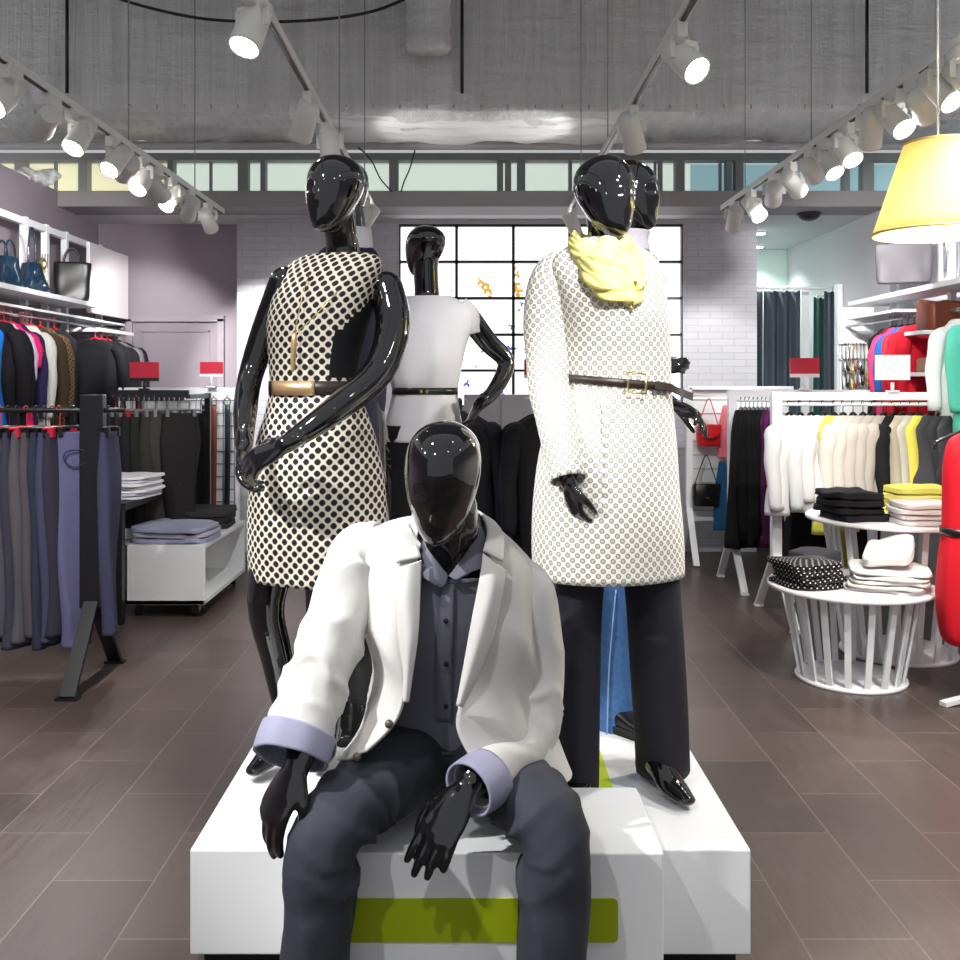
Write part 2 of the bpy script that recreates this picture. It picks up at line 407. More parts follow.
# the duct: a wavy foil face and a crumpled foil underside
random.seed(5)
dm = MB(); rings = []
prof = [(6.9, 4.75), (6.9, 4.4), (6.9, 4.0), (6.9, 3.7), (6.9, 3.52), (6.92, 3.44), (6.99, 3.43), (7.2, 3.43), (7.45, 3.43), (7.7, 3.43), (7.82, 3.44), (7.84, 3.6)]
prof = [Vector(p) for p in prof]; prof = resample(prof, 4)
for (yy, zz) in prof:
    row = []
    for i in range(221):
        x = -4.3+8.6*i/220
        a = .022*nz((x*2.2, yy*3, zz*1.2), 1.5, 3)+.012*nz((x, yy*2, zz*2), 7, 9)
        if zz < 3.46 and yy > 6.95: row.append(Vector((x, yy, zz+a*1.6+.012*math.sin(yy*30+3*nz((x,0,0),.8)))))
        else: row.append(Vector((x, yy+a*.7, zz)))
    rings.append(row)
dm.loft(rings, False)
ceil2 = struct('ceiling_duct', dm, foil_m)
sm = MB()
for px in (67, 462, 867): sm.cyl(P(px, -40, 6.84), P(px, 93, 6.84), .012)
emit('hanging_rod', sm, blk_mt, ceil2)
sm = MB()
for px in list(range(20, 960, 27)): sm.cyl(P(px+random.uniform(-6,6), -40, 6.86), P(px, 100+random.uniform(0,10), 6.86), .0022, n=6)
emit('hanger_wire', sm, soff_m, ceil2)
sm = MB(); rows = []
for px in range(22, 960, 27):
    p = P(px, 108, 6.86); sm.sphere(p+Vector((0,0,.01)), (.007,.007,.018), 8, 6)
emit('foil_pin', sm, chrome, ceil2)
struct('beam_pipe', MB().cyl((-4.3, 7.78, 3.40), (4.3, 7.78, 3.40), .035), soff_m)
struct('ceiling', MB().box((0, 9.0, 4.8), (9, 6.6, .1)).box((0, 4.4, 4.8), (9, 2.6, .1)), grey_ceil)
# flexible foil duct coming down in front of the lagging
fd = MB(); c0 = P(428, 48, 6.55); prf = []
for k in range(40):
    prf.append((.148+.008*(k % 2)+.004*math.sin(k), k*.026))
fd.lathe((c0.x, 6.6, c0.z), prf, 32)
tag(emit('flexible_duct', fd, foil_m, origin=(c0.x, 6.6, c0.z)), 'ribbed silver foil duct hanging down under the ceiling, above the back-facing mannequin', 'duct')
def cable(pts, r, name, label):
    mb = MB().tube(pts, [r]*len(pts), n=8, sub=8, ref=(0,1,0)); return tag(emit(name, mb, blk_mt, origin=pts[0]), label, 'cable')
cable([P(100,-8,6.7), P(150,8,6.7), P(215,20,6.7), P(300,21,6.7), P(370,12,6.7), P(420,-8,6.7)], .011, 'ceiling_cable', 'dark cable sagging in a long arc across the foil-lagged ceiling duct')
cable([P(358,147,7.7), P(371,160,7.74), P(380,178,7.74), P(392,192,7.74)], .006, 'loose_cable', 'thin black cable by the transom panes, left one above the white blouse')
cable([P(415,150,7.7), P(410,168,7.74), P(404,182,7.74), P(401,192,7.74)], .006, 'loose_cable', 'thin black cable by the transom panes, right one above the white blouse')
# bundle of leftovers on top of the left partition
bb = MB()
for k in range(7): bb.sphere(P(14+6*k, 177-3*math.sin(k)+random.uniform(-3,2), 7.25+.05*k), (.07+.02*random.random(), .07, .045), 10, 8)
tag(emit('crumpled_foil', fuse(bb, .012, 3, disp=lambda p: .02*nz(p, 18)), foil_m, origin=(-3.4, 7.3, 3.04)), 'crumpled grey bundle lying on top of the left partition wall', 'bundle')
# backlit window with a steel grid and paint splashes
wc = ((wl+wr)/2, YB+.10, (wt+wb)/2)
m, t, b = nt('backlit_panel'); panel_m = m
tc = N(t, 'ShaderNodeTexCoord'); nn = N(t, 'ShaderNodeTexNoise'); nn.inputs['Scale'].default_value = 1.2; t.links.new(tc.outputs['Object'], nn.inputs['Vector'])
colr = mixc(t, nn.outputs['Fac'], (1, 1, 1, 1), (.95, .97, 1, 1))
t.links.new(colr, b.inputs['Base Color']); t.links.new(colr, b.inputs['Emission Color']); b.inputs['Emission Strength'].default_value = 1.9
win = struct('window_1', MB().box(wc, (wr-wl, .03, wt-wb)), panel_m, origin=wc)
gm = MB()
for px in (399, 456.5, 513.5, 570, 627, 683): gm.box((wx(px), YB+.04, wc[2]), (.026, .06, wt-wb+.03))
for py in (225, 261.5, 298, 334.5, 370.5, 406.5): gm.box((wc[0], YB+.04, wz(py)), (wr-wl+.03, .06, .024))
emit('window_grid', gm, blk_mt, win)
def splash(pts, r, mat, seed):
    mb = MB(); random.seed(seed)
    for px, py, s in pts:
        c = Vector((wx(px, YB+.08), YB+.081, wz(py, YB+.08))); n = 18; ph = random.random()*6
        ring = [c+Vector((math.cos(2*PI*i/n), 0, math.sin(2*PI*i/n)))*s*.0088*(1+.45*math.sin(3*2*PI*i/n+ph)+.3*math.sin(5*2*PI*i/n+2*ph)) for i in range(n)]
        vs = [mb.bm.verts.new(p) for p in ring]; mb.face(vs)
    o = emit('paint_splash', mb, mat, win); o.modifiers.new('t', 'SOLIDIFY').thickness = .003
orange = emit_mat('orange_paint', rgb(240, 170, 70), .9); blue = emit_mat('blue_paint', rgb(110, 110, 200), .8); brown = emit_mat('sketch_line', rgb(150, 130, 120), .5)
splash([(484,285,4),(488,290,4),(480,282,3),(490,296,2),(517,275,3),(516,285,3.5),(518,292,4),(515,268,2),(543,288,2)], 1, orange, 3)
splash([(470,303,2),(476,309,2),(522,304,2),(519,310,1.5),(512,327,2.5),(510,349,3),(513,350,3),(526,351,2.2),(467,384,3),(497,393,3),(503,394,2)], 1, blue, 8)
splash([(452,290,1.2),(460,287,1),(466,285,1),(476,367,1.3),(482,352,1.5),(530,328,1.3)], 1, brown, 4)
# smoke detector
sd = MB().lathe((2.86, 8.1, 2.845), [(.03,0),(.06,.01),(.085,.03),(.085,.045),(.10,.05),(.10,.065)], 24)
tag(emit('smoke_detector', sd, blk_mt, origin=(2.86,8.1,2.91)), 'black round detector under the soffit above the fitting rooms', 'detector')
# fitting-room curtains on a rail
rail = tag(emit('curtain_rail', MB().cyl(P(748, 288, 8.9), P(837, 288, 8.9), .014), white_mt, origin=P(748,288,8.9)), 'thin pale rail above the fitting-room curtains', 'rail')
curt = cloth('slate_curtain', rgb(66, 74, 84), .75); curt2 = cloth('green_curtain', rgb(40, 74, 72), .75)
def curtain(px0, px1, d, mat, label, top=291):
    x0c, x1c = wx(px0, d), wx(px1, d); zt = wz(top, d); rings = []
    nn = max(16, int((x1c-x0c)/.01)); nw = max(2, round((x1c-x0c)/.12))
    for j in range(9):
        z = zt*(1-j/8)+.03*(j/8)
        rings.append([Vector((x0c+(x1c-x0c)*i/nn, d+(.03+.015*j/8)*math.sin(2*PI*nw*i/nn+.3*math.sin(j*.6)), z)) for i in range(nn+1)])
    mb = MB(); mb.loft(rings, False)
    o = tag(emit('curtain', mb, mat, solid=.006, origin=(x0c, d, 0)), label, 'curtain', 'fitting-room curtains')
    for k in range(nw):
      hk = MB(); hk.tube([Vector((x0c+(k+.5)*(x1c-x0c)/nw+.02*math.cos(a), d-.035, zt+.005+.018*math.sin(a))) for a in [2*PI*q/10 for q in range(11)]], [.005]*11, n=6, sub=1, ref=(0,1,0))
      emit('curtain_ring', hk, white_mt, o)
curtain(748, 762.5, 8.95, curt, 'dark slate curtain edge just beside the white brick wall')
curtain(764, 800, 8.9, curt, 'wide dark slate fitting-room curtain behind the red sign holder')
curtain(814, 825, 9.1, curt2, 'narrow dark green curtain between the two slate fitting-room curtains', 297)
curtain(824.5, 837, 8.9, curt, 'slate fitting-room curtain next to the white door post')
struct('trim_1', MB().box((wx(804.5, 9.2), 9.2, 1.2), (.07, .05, 2.4)), white_mt)
struct('trim_2', MB().box((3.37, 8.78, 1.19), (.05, .07, 2.38)), white_mt)
fs = MB(); fs.patch([[P(x_, y_, d_) for x_ in (318, 400, 480, 560, 640)] for y_, d_ in ((112, 6.98), (124, 7.2), (136, 7.45), (142, 7.6))], 10, 8, lambda u, v, p: .02*nz(p, 6, 2)+.012*math.sin(30*v+5*nz(p, 2, 1)))
for f_ in fs.bm.faces: f_.smooth = True
fsm, t, b = nt('bright_foil'); tc = N(t, 'ShaderNodeTexCoord'); nn = N(t, 'ShaderNodeTexNoise'); nn.inputs['Scale'].default_value = 14; t.links.new(tc.outputs['Object'], nn.inputs['Vector'])
bp = N(t, 'ShaderNodeBump'); bp.inputs['Strength'].default_value = .5; bp.inputs['Distance'].default_value = .02; t.links.new(nn.outputs['Fac'], bp.inputs['Height']); t.links.new(bp.outputs['Normal'], b.inputs['Normal'])
b.inputs['Base Color'].default_value = rgb(246, 246, 246); b.inputs['Metallic'].default_value = .1; b.inputs['Roughness'].default_value = .4
emit('lit_foil_patch', fs, fsm, ceil2, solid=.004, label='brighter sheet of foil under the duct')  # added paler layer: light on the middle of the underside, put into its colour
# ------------------------------------------------------------------ lighting tracks and spotlights
ZT = 2.79
lens_on = emit_mat('lamp_lens_lit', (1.0, .97, .92, 1), 26)
TR = {'L': (-1.92, 7.45), 'CL': (-.735, 7.45), 'CR': (.775, 7.45), 'R': (1.92, 7.3)}
NAMES = {'L': 'left-hand lighting track over the jeans rack', 'CL': 'lighting track above the patterned dress', 'CR': 'lighting track above the pale coat', 'R': 'lighting track above the round tables'}
for k, (x, ye) in TR.items():
    t_ = thing('lighting_track', 'white '+NAMES[k]+', running to the back of the shop', 'track', (x, 3.6, ZT), 'ceiling lighting tracks')
    emit('rail', MB().box((x, (ye+.2)/2, ZT+.018), (.036, ye-.2, .036)), white_sp, t_, bevel=.004)
    emit('rail_slot', MB().box((x, (ye+.2)/2, ZT-.002), (.016, ye-.22, .008)), blk_mt, t_)
    for y in (1.2, 3.4, 5.4, 6.7): emit('suspension_rod', MB().cyl((x, y, ZT+.03), (x, y, 4.75), .004, n=6), stud_m, t_)
PW = .76
def spot(tr, y, target, label, power=150, cone=62, lit=True, off=0.0, group='spotlights on the ceiling tracks'):
    x = TR[tr][0]; root = thing('spotlight', label, 'spotlight', (x, y, ZT), group)
    c = Vector((x+off, y, ZT-.125)); power *= PW; d = (Vector(target)-c).normalized()
    emit('adapter', MB().box((x, y, ZT-.03), (.04, .13, .06)), white_sp, root, bevel=.005)
    yk = MB(); yk.cyl((x, y, ZT-.04), (x+off, y, ZT-.06), .014)
    s = d.cross(Vector((0,0,1))).normalized()
    for q in (-1, 1): yk.bar(c+s*.06*q+Vector((0,0,.065)), c+s*.06*q, .008, .022, up=s)
    yk.bar(c-s*.064+Vector((0,0,.066)), c+s*.064+Vector((0,0,.066)), .008, .022)
    emit('yoke', yk, white_sp, root)
    u = s.cross(d); hd = MB()
    def disc(o_, r): return [c+d*o_+s*(r*math.cos(2*PI*i/24))+u*(r*math.sin(2*PI*i/24)) for i in range(24)]
    hd.loft([disc(*q) for q in ((-.10,.040),(-.097,.046),(-.02,.050),(.082,.055),(.09,.054),(.09,.050),(.080,.048))], True, True, True)
    head = emit('lamp_head', hd, white_sp, root)
    ln = MB(); ln.loft([disc(.081, .0475), disc(.0835, .0475), disc(.086, .03)], True, True, True)
    emit('lens', ln, lens_on, head)
    L = bpy.data.lights.new('spot_beam', 'SPOT'); L.energy = power; L.spot_size = math.radians(cone); L.spot_blend = .55; L.shadow_soft_size = .03
    L.color = (1, .985, .965)
    lo = bpy.data.objects.new('spot_beam', L); COL.objects.link(lo); lo.parent = head; lo.location = c+d*.10-ORG[head.name]
    lo.rotation_mode = 'QUATERNION'; lo.rotation_quaternion = d.to_track_quat('-Z', 'Y')
def dist(tr, px): return abs(TR[tr][0])*960/abs(px-470)
AWAY = {'L': (1, 4, 6, 8, 9), 'R': (2, 4, 7, 8, 9, 11)}
def srow(tr, items, where):
    n = len(items)
    for i, (px, tgt, off, pw) in enumerate(items):
        y_ = dist(tr, px); x_ = TR[tr][0]; sg = -1 if x_ < 0 else 1
        # the cans come in pairs: one washes the wall side, leaning towards the shop front, the other leans to the back
        if tr in 'LR': tgt = (x_+sg*(.55+.2*math.sin(i*2.1)), y_-1.5-.3*math.cos(i*1.7), .9) if i not in AWAY[tr] else tgt
        if tr == 'CR' and i == 0: tgt = (x_+.8, y_-1.3, 1.3)
        if tr == 'CL' and i == 0: tgt = (x_-.5, y_-.9, .6)
        spot(tr, dist(tr, px), tgt, f'white can spotlight, {ORD[i]} from the near end of the {where}', off=off, power=pw*(.75 if tr == 'R' else 1), cone=52 if i in AWAY.get(tr, ()) else 62)
srow('L', [(12, (-2.9, 4.0, .9), -.03, 160), (52, (-3.35, 6.3, 2.2), -.03, 190), (74, (-1.9, 3.0, .7), .03, 150), (113, (-1.2, 3.0, 1.2), .02, 150), (127, (-3.35, 7.5, 2.3), 0, 190), (143, (-2.9, 7.0, 1.0), 0, 140),
            (157, (-1.5, 8.4, 1.5), 0, 200), (172, (-1.6, 4.6, .8), 0, 130), (190, (-3.0, 8.6, 1.6), 0, 330), (208, (-1.8, 8.4, 1.7), 0, 260)], 'left-hand lighting track')
srow('CL', [(252, (-1.6, 2.4, .0), 0, 150), (309, (-1.7, 6.0, .7), -.02, 140), (326, (-.6, 5.6, .2), .02, 130), (368, (-.35, 7.25, 3.43), 0, 16)], 'lighting track above the patterned dress')
srow('CR', [(679, (1.7, 3.0, .0), .02, 150), (632, (1.6, 6.4, .5), 0, 150), (573, (.45, 7.25, 3.43), 0, 16)], 'lighting track above the pale coat')
srow('R', [(958, (2.3, 3.2, .0), .03, 150), (940, (2.0, 4.7, .5), 0, 150), (914, (3.4, 6.2, 2.2), .04, 200), (894, (2.3, 5.3, .7), 0, 150), (878, (2.3, 6.1, .9), -.03, 170), (846, (3.0, 6.6, 1.5), 0, 160), (824, (2.6, 7.0, 1.0), .02, 150),
            (811, (3.4, 7.8, 2.2), 0, 220), (790, (3.3, 7.2, 1.9), .02, 260), (774, (2.5, 8.4, 1.9), 0, 260), (751, (2.6, 8.4, 1.5), .02, 140), (734, (2.1, 8.4, 1.4), 0, 130)], 'lighting track above the round tables')
# the nearer fixtures of the same tracks, above the top of the photograph
for tr, y, tgt, pw, cn, lab in [('CL', .7, (-.22, 2.25, .85), 90, 55, 'lights the seated figure'), ('CL', 1.7, (-.45, 2.8, 1.3), 95, 60, 'lights the patterned dress'),
                            ('CR', .9, (.52, 2.7, 1.75), 250, 36, 'lights the pale coat'), ('CR', 1.8, (.3, 3.6, 1.0), 80, 60, 'lights the plinth'),
                            ('L', 1.5, (-.20, 2.22, .92), 420, 44, 'lights the pale blazer'), ('L', 2.2, (-1.7, 3.4, .2), 170, 80, 'lights the floor by the jeans'), ('R', 1.7, (1.6, 3.2, .2), 190, 80, 'lights the floor by the red dress'),
                            ('L', 2.7, (-2.4, 4.9, .7), 190, 80, 'lights the jeans rack'), ('R', 2.8, (2.2, 4.8, .6), 190, 80, 'lights the nearer round table')]:
    spot(tr, y, tgt, 'white can spotlight nearest the shop front, it '+lab, power=pw, cone=cn)
# ------------------------------------------------------------------ pendant lamp
pc = Vector((1.755, 3.6, 2.03))
lamp = thing('pendant_lamp', 'large glowing pale yellow tapered lampshade hanging on a thin cord at upper right', 'lamp', (pc.x, pc.y, pc.z))
m, t, b = nt('lampshade'); shade_m = m
tc = N(t, 'ShaderNodeTexCoord'); nn = N(t, 'ShaderNodeTexNoise'); nn.inputs['Scale'].default_value = 60; t.links.new(tc.outputs['Object'], nn.inputs['Vector'])
cc = mixc(t, nn.outputs['Fac'], rgb(250, 238, 186), rgb(252, 242, 200))
t.links.new(cc, b.inputs['Base Color']); b.inputs['Roughness'].default_value = .8
tr_ = N(t, 'ShaderNodeBsdfTranslucent'); t.links.new(cc, tr_.inputs['Color'])
mx = N(t, 'ShaderNodeMixShader'); mx.inputs[0].default_value = .8
out = t.nodes['Material Output']; t.links.new(b.outputs[0], mx.inputs[1]); t.links.new(tr_.outputs[0], mx.inputs[2]); t.links.new(mx.outputs[0], out.inputs[0])
r0, r1, hh = .228, .118, .335
sh = MB(); sh.loft([[pc+Vector((r*math.cos(2*PI*i/48), r*math.sin(2*PI*i/48), z)) for i in range(48)] for r, z in [(r0+(r1-r0)*k/8, hh*k/8) for k in range(9)]], True)
emit('lamp_shade', sh, shade_m, lamp, solid=.003)
for r, z in ((r0, .0), (r1, hh)):
    rm = MB(); rm.tube([pc+Vector((r*math.cos(2*PI*i/48), r*math.sin(2*PI*i/48), z)) for i in range(49)], [.006]*49, n=8, sub=1, ref=(0,0,1))
    emit('shade_rim', rm, plain('shade_tape', rgb(232, 208, 120), .7), lamp)
emit('cord', MB().cyl(pc+Vector((0,0,.2)), pc+Vector((0,0,2.7)), .004, n=8), white_mt, lamp)
hd = MB().lathe(pc+Vector((0,0,.15)), [(.018, 0), (.022, .03), (.018, .08), (.006, .1)], 16)
for a in range(3): hd.cyl(pc+Vector((0,0,.24)), pc+Vector((.15*math.cos(a*2.09), .15*math.sin(a*2.09), .235)), .0025, n=6)
emit('lamp_holder', hd, white_mt, lamp)
bulb = emit('bulb', MB().sphere(pc+Vector((0,0,.11)), .045), emit_mat('bulb_glow', (1, .9, .65, 1), 12), lamp)
L = bpy.data.lights.new('bulb_light', 'POINT'); L.energy = 105; L.color = (1, .92, .76); L.shadow_soft_size = .05
lo = bpy.data.objects.new('bulb_light', L); COL.objects.link(lo); lo.parent = bulb; lo.location = pc+Vector((0,0,.05))-ORG[bulb.name]
bulb.visible_shadow = True
# general light: the bright mall the shop opens on to, behind the camera
W = bpy.data.worlds.new('mall_light'); SC.world = W; W.use_nodes = True
W.node_tree.nodes['Background'].inputs[0].default_value = (.95, .97, 1, 1); W.node_tree.nodes['Background'].inputs[1].default_value = .50
# fitting-room downlights
for i, (x, y, e) in enumerate([(2.75, 9.1, 30), (3.0, 10.0, 45)]):
    dl = thing('downlight', ['small round downlight in the fitting-room soffit, the nearer one', 'small round downlight in the fitting-room soffit, the one at the back'][i], 'downlight', (x, y, 2.91))
    emit('downlight_ring', MB().lathe((x, y, 2.895), [(.05, 0), (.06, .005), (.06, .015)], 20), white_mt, dl)
    emit('lens', MB().lathe((x, y, 2.888), [(.045, 0), (.045, .006)], 20), lens_on, dl)
    L = bpy.data.lights.new('downlight_beam', 'SPOT'); L.energy = e; L.spot_size = 2.2; L.spot_blend = .6; L.color = (.88, 1, .95); L.shadow_soft_size = .04
    lo = bpy.data.objects.new('downlight_beam', L); COL.objects.link(lo); lo.parent = dl; lo.location = (0, 0, -.04)
# ------------------------------------------------------------------ camera
cam = bpy.data.cameras.new('camera'); co = bpy.data.objects.new('camera', cam); COL.objects.link(co); SC.camera = co
co.location = (0, 0, CAMH); co.rotation_euler = (PI/2, 0, 0)
cam.sensor_width = 36; cam.sensor_fit = 'HORIZONTAL'; cam.lens = 36; cam.shift_x = 10/960; cam.shift_y = -95/960; cam.clip_start = .05
SC.view_settings.view_transform = 'Standard'; SC.view_settings.look = 'None'; SC.view_settings.gamma = 1; SC.view_settings.use_curve_mapping = False
SC.view_settings.exposure = 0.0
try:
    SC.cycles.use_denoising = True; SC.cycles.denoiser = 'OPENIMAGEDENOISE'; SC.cycles.max_bounces = 7; SC.cycles.sample_clamp_indirect = 6
except Exception: pass
# ------------------------------------------------------------------ plinth and bench
YF, YBK, HZ = 2.375, 4.1, .31
bx0, bx1, by0, by1, bz = -.424, .439, 2.174, 2.531, .40
pl = thing('display_plinth', 'wide low white display plinth on the floor under the mannequins', 'plinth', (0, 3.2, 0))
b1 = MB(); z0 = .05
out = [(-.693, YF), (bx0-.002, YF), (bx0-.002, by1+.002), (bx1+.002, by1+.002), (bx1+.002, YF), (.695, YF), (.695, YBK), (-.693, YBK)]
lo_ = [b1.bm.verts.new((x, y, z0)) for x, y in out]; hi_ = [b1.bm.verts.new((x, y, HZ)) for x, y in out]
b1.face(lo_); b1.face(hi_)
for i in range(8): b1.face([lo_[i], lo_[(i+1) % 8], hi_[(i+1) % 8], hi_[i]])
emit('body', b1, white_pl, pl, bevel=.004, flat=True)
bs = MB(); bs.box((0, 3.34, .025), (1.28, 1.45, .05)); bs.box((-.56, 2.52, .025), (.22, .2, .05)); bs.box((.565, 2.52, .025), (.21, .2, .05))
emit('base', bs, blk_rub, pl)
emit('lime_inlay', MB().box((.325, (2.56+3.07)/2, HZ+.0015), (.165, .51, .003)), lime_lt, pl, label='flat lime yellow inlay on the plinth top')
be = thing('display_bench', 'white box bench with a lime green band, carrying the seated mannequin', 'bench', ((bx0+bx1)/2, (by0+by1)/2, 0))
emit('body', MB().box(((bx0+bx1)/2, (by0+by1)/2, (.03+bz)/2), (bx1-bx0, by1-by0, bz-.03)), white_pl, be, bevel=.004)
emit('base', MB().box(((bx0+bx1)/2, (by0+by1)/2, .015), (bx1-bx0-.06, by1-by0-.06, .03)), blk_rub, be)
gx1, gz1, gz0 = wx(618, by0), wz(898, by0), wz(942, by0); gx0 = wx(322, by0)
gb = MB(); r_ = .012; pts = []
for cx_, cz_, a0 in ((gx1-r_, gz1-r_, 0), (gx0+r_, gz1-r_, 90), (gx0+r_, gz0+r_, 180), (gx1-r_, gz0+r_, 270)):
    for k in range(5): a = math.radians(a0+22.5*k); pts.append(Vector((cx_+r_*math.cos(a), by0-.0025, cz_+r_*math.sin(a))))
gb.loft([[p+Vector((0,.005,0)) for p in pts], pts], True, True, True)
emit('green_band', gb, lime, be, flat=True, label='lime green band with rounded ends on the bench front')

# ------------------------------------------------------------------ mannequins
def euler(yaw, pitch=0, roll=0):
    return Matrix.Rotation(math.radians(yaw), 3, 'Z') @ Matrix.Rotation(math.radians(roll), 3, 'Y') @ Matrix.Rotation(math.radians(pitch), 3, 'X')
def head(mb, c, R, h=.235, w=.16, d=.205):
    c = Vector(c)
    T  = [0, .03, .08, .16, .26, .38, .5, .62, .74, .84, .92, .97, 1]
    FW = [.10, .30, .46, .62, .76, .89, .97, 1.0, .97, .86, .66, .42, .05]
    FR = [.62, .80, .90, .95, .97, .99, 1.0, .98, .91, .78, .58, .36, .04]
    BK = [-.35, -.2, -.05, .15, .38, .62, .84, .98, 1.0, .90, .68, .42, .04]
    ctrl = list(zip(T, FW, FR, BK)); ctrl = [Vector(x) for x in ctrl]; ctrl = resample(ctrl, 3); rings = []
    for t, fw, fr, bk in ctrl:
        ring = []
        for i in range(40):
            f = 2*PI*i/40; s, cc = math.sin(f), math.cos(f)     # f=0 is the face
            e = 2/1.75 if cc > 0 else 1.0                     # the face is slightly keeled
            x = math.copysign(abs(s)**(1.0), s)*w/2*fw
            mid = (fr-bk)/2; ext = (fr+bk)/2
            y = -(mid+ext*math.copysign(abs(cc)**e, cc))*d/2
            if cc > .2:
                nose = .008*math.exp(-((t-.42)/.1)**2)*math.exp(-(s/.16)**2)
                eye = -.005*math.exp(-((t-.53)/.06)**2)*math.exp(-((abs(s)-.42)/.2)**2)
                chin = .003*math.exp(-((t-.1)/.08)**2)*math.exp(-(s/.3)**2)
                y -= nose+eye+chin
            ring.append(c+R@Vector((x, y, (t-.5)*h)))
        rings.append(ring)
    mb.loft(rings, True, True, True)
def hand(mb, wrist, fwd, pn, side, sc=1.0, curl=(.25,.3,.35,.45), spread=.06, thumb_in=.5, bend=(1,.9,.7)):
    """side=+1: the thumb lies on f x n, -1 on the other side; fingers bend towards pn, the way the palm faces"""
    f = Vector(fwd).normalized(); n = Vector(pn); n = (n-f*n.dot(f)).normalized(); s = f.cross(n)*side; w = Vector(wrist)
    mb.tube([w-f*.04*sc, w, w+f*.03*sc, w+f*.065*sc, w+f*.092*sc], [(.026*sc,.021*sc),(.026*sc,.02*sc),(.034*sc,.0195*sc),(.04*sc,.016*sc),(.038*sc,.0125*sc)], n=16, sub=3, ref=s, round_ends=True)
    offs = (.030, .0105, -.0095, -.028); lens = (.074, .083, .077, .060); base = (.088, .093, .09, .081)
    for k in range(4):
        p = w+f*base[k]*sc+s*offs[k]*sc; d = (f+s*spread*(1.5-k)).normalized(); a = 0; pts = [p-d*.03*sc, p]
        for q, fr in enumerate((.44, .31, .25)):
            a += curl[k]*bend[q]
            dd = d*math.cos(a)+n*math.sin(a)
            p = p+dd*lens[k]*fr*sc; pts.append(p)
        mb.tube(pts, [r*sc for r in (.0108, .0110, .0103, .0096, .008)], n=10, sub=3, ref=s, round_ends=True)
    p = w+f*.022*sc+s*.020*sc; d = (f*.72+s*.62+n*.25).normalized()
    p1 = p+d*.042*sc; d2 = (f*.95+s*.18+n*thumb_in).normalized(); p2 = p1+d2*.034*sc; d3 = (f*.97+s*(-.05)+n*thumb_in*1.2).normalized(); p3 = p2+d3*.028*sc
    mb.tube([p-d*.012*sc, p, p1, p2, p3], [r*sc for r in (.014, .0145, .0115, .0105, .008)], n=10, sub=3, ref=n, round_ends=True)
def foot(mb, ankle, toe, sc=1.0, flat=.0):
    a, t_ = Vector(ankle), Vector(toe); d = t_-a; h = Vector((d.x, d.y, 0)).normalized()
    side = Vector((0,0,1)).cross(h)
    ball = a+(t_-a)*.68; ball.z = min(ball.z, t_.z+.03)
    heel = a-h*.035*sc; heel.z = a.z-.045*sc
    mb.tube([a+Vector((0,0,.09)), a+Vector((0,0,.03)), a*.8+ball*.2-Vector((0,0,.004)), a*.45+ball*.55, ball, t_+Vector((0,0,.016))], [(.034*sc,.04*sc),(.033*sc,.042*sc),(.034*sc,.044*sc),(.037*sc,.034*sc),(.043*sc,.021*sc),(.030*sc,.013*sc)], n=16, sub=4, ref=side, round_ends=True)
    mb.sphere(heel, (.027*sc, .03*sc, .032*sc), 14, 10)
def stack(mb, rows, yaw=0, n=28, power=2.2, sub=4, fold=None):
    """horizontal oval slices: (centre, half width, half depth); yaw turns the oval; 0 faces the camera"""
    rr = resample([Vector((*c, a)) for c, a, b_ in rows], sub); dd = resample([Vector((b_, 0)) for c, a, b_ in rows], sub)
    ca, sa = math.cos(math.radians(yaw)), math.sin(math.radians(yaw)); rings = []
    for j, v in enumerate(rr):
        a, bb_ = v[3], dd[j].x; ring = []
        for i in range(n):
            f = 2*PI*i/n+PI/2; c, s = math.cos(f), math.sin(f); e = 2/power
            k = 1+(fold(j/(len(rr)-1), f) if fold else 0)
            x = math.copysign(abs(c)**e, c)*a*k; y = math.copysign(abs(s)**e, s)*bb_*k
            ring.append(Vector((v[0]+x*ca-y*sa, v[1]+x*sa+y*ca, v[2])))
        rings.append(ring)
    return rings
def H(px, py, d): return tuple(P(px, py, d))
def standing_body(name, label, base, headc, headR, hd, neck, torso, yaw, arms, legs, voxel=.0045, group='standing mannequins'):
    """arms: (points, radii, hand args or None); legs: (points, radii, toe)"""
    mb = MB()
    head(mb, headc, headR, *hd)
    mb.tube(*neck, n=18, round_ends=True)
    mb.loft(stack(mb, torso, yaw), True, True, True)
    for pts, rad, hn in arms:
        mb.tube(pts, rad, n=16, round_ends=True)
        if hn: hand(mb, pts[-1], **hn)
    for pts, rad, toe in legs:
        mb.tube(pts, rad, n=18, round_ends=True)
        if toe: foot(mb, pts[-1], toe)
    o = emit(name, fuse(mb, voxel, 7), gloss, origin=base)
    return tag(o, label, 'mannequin', group)

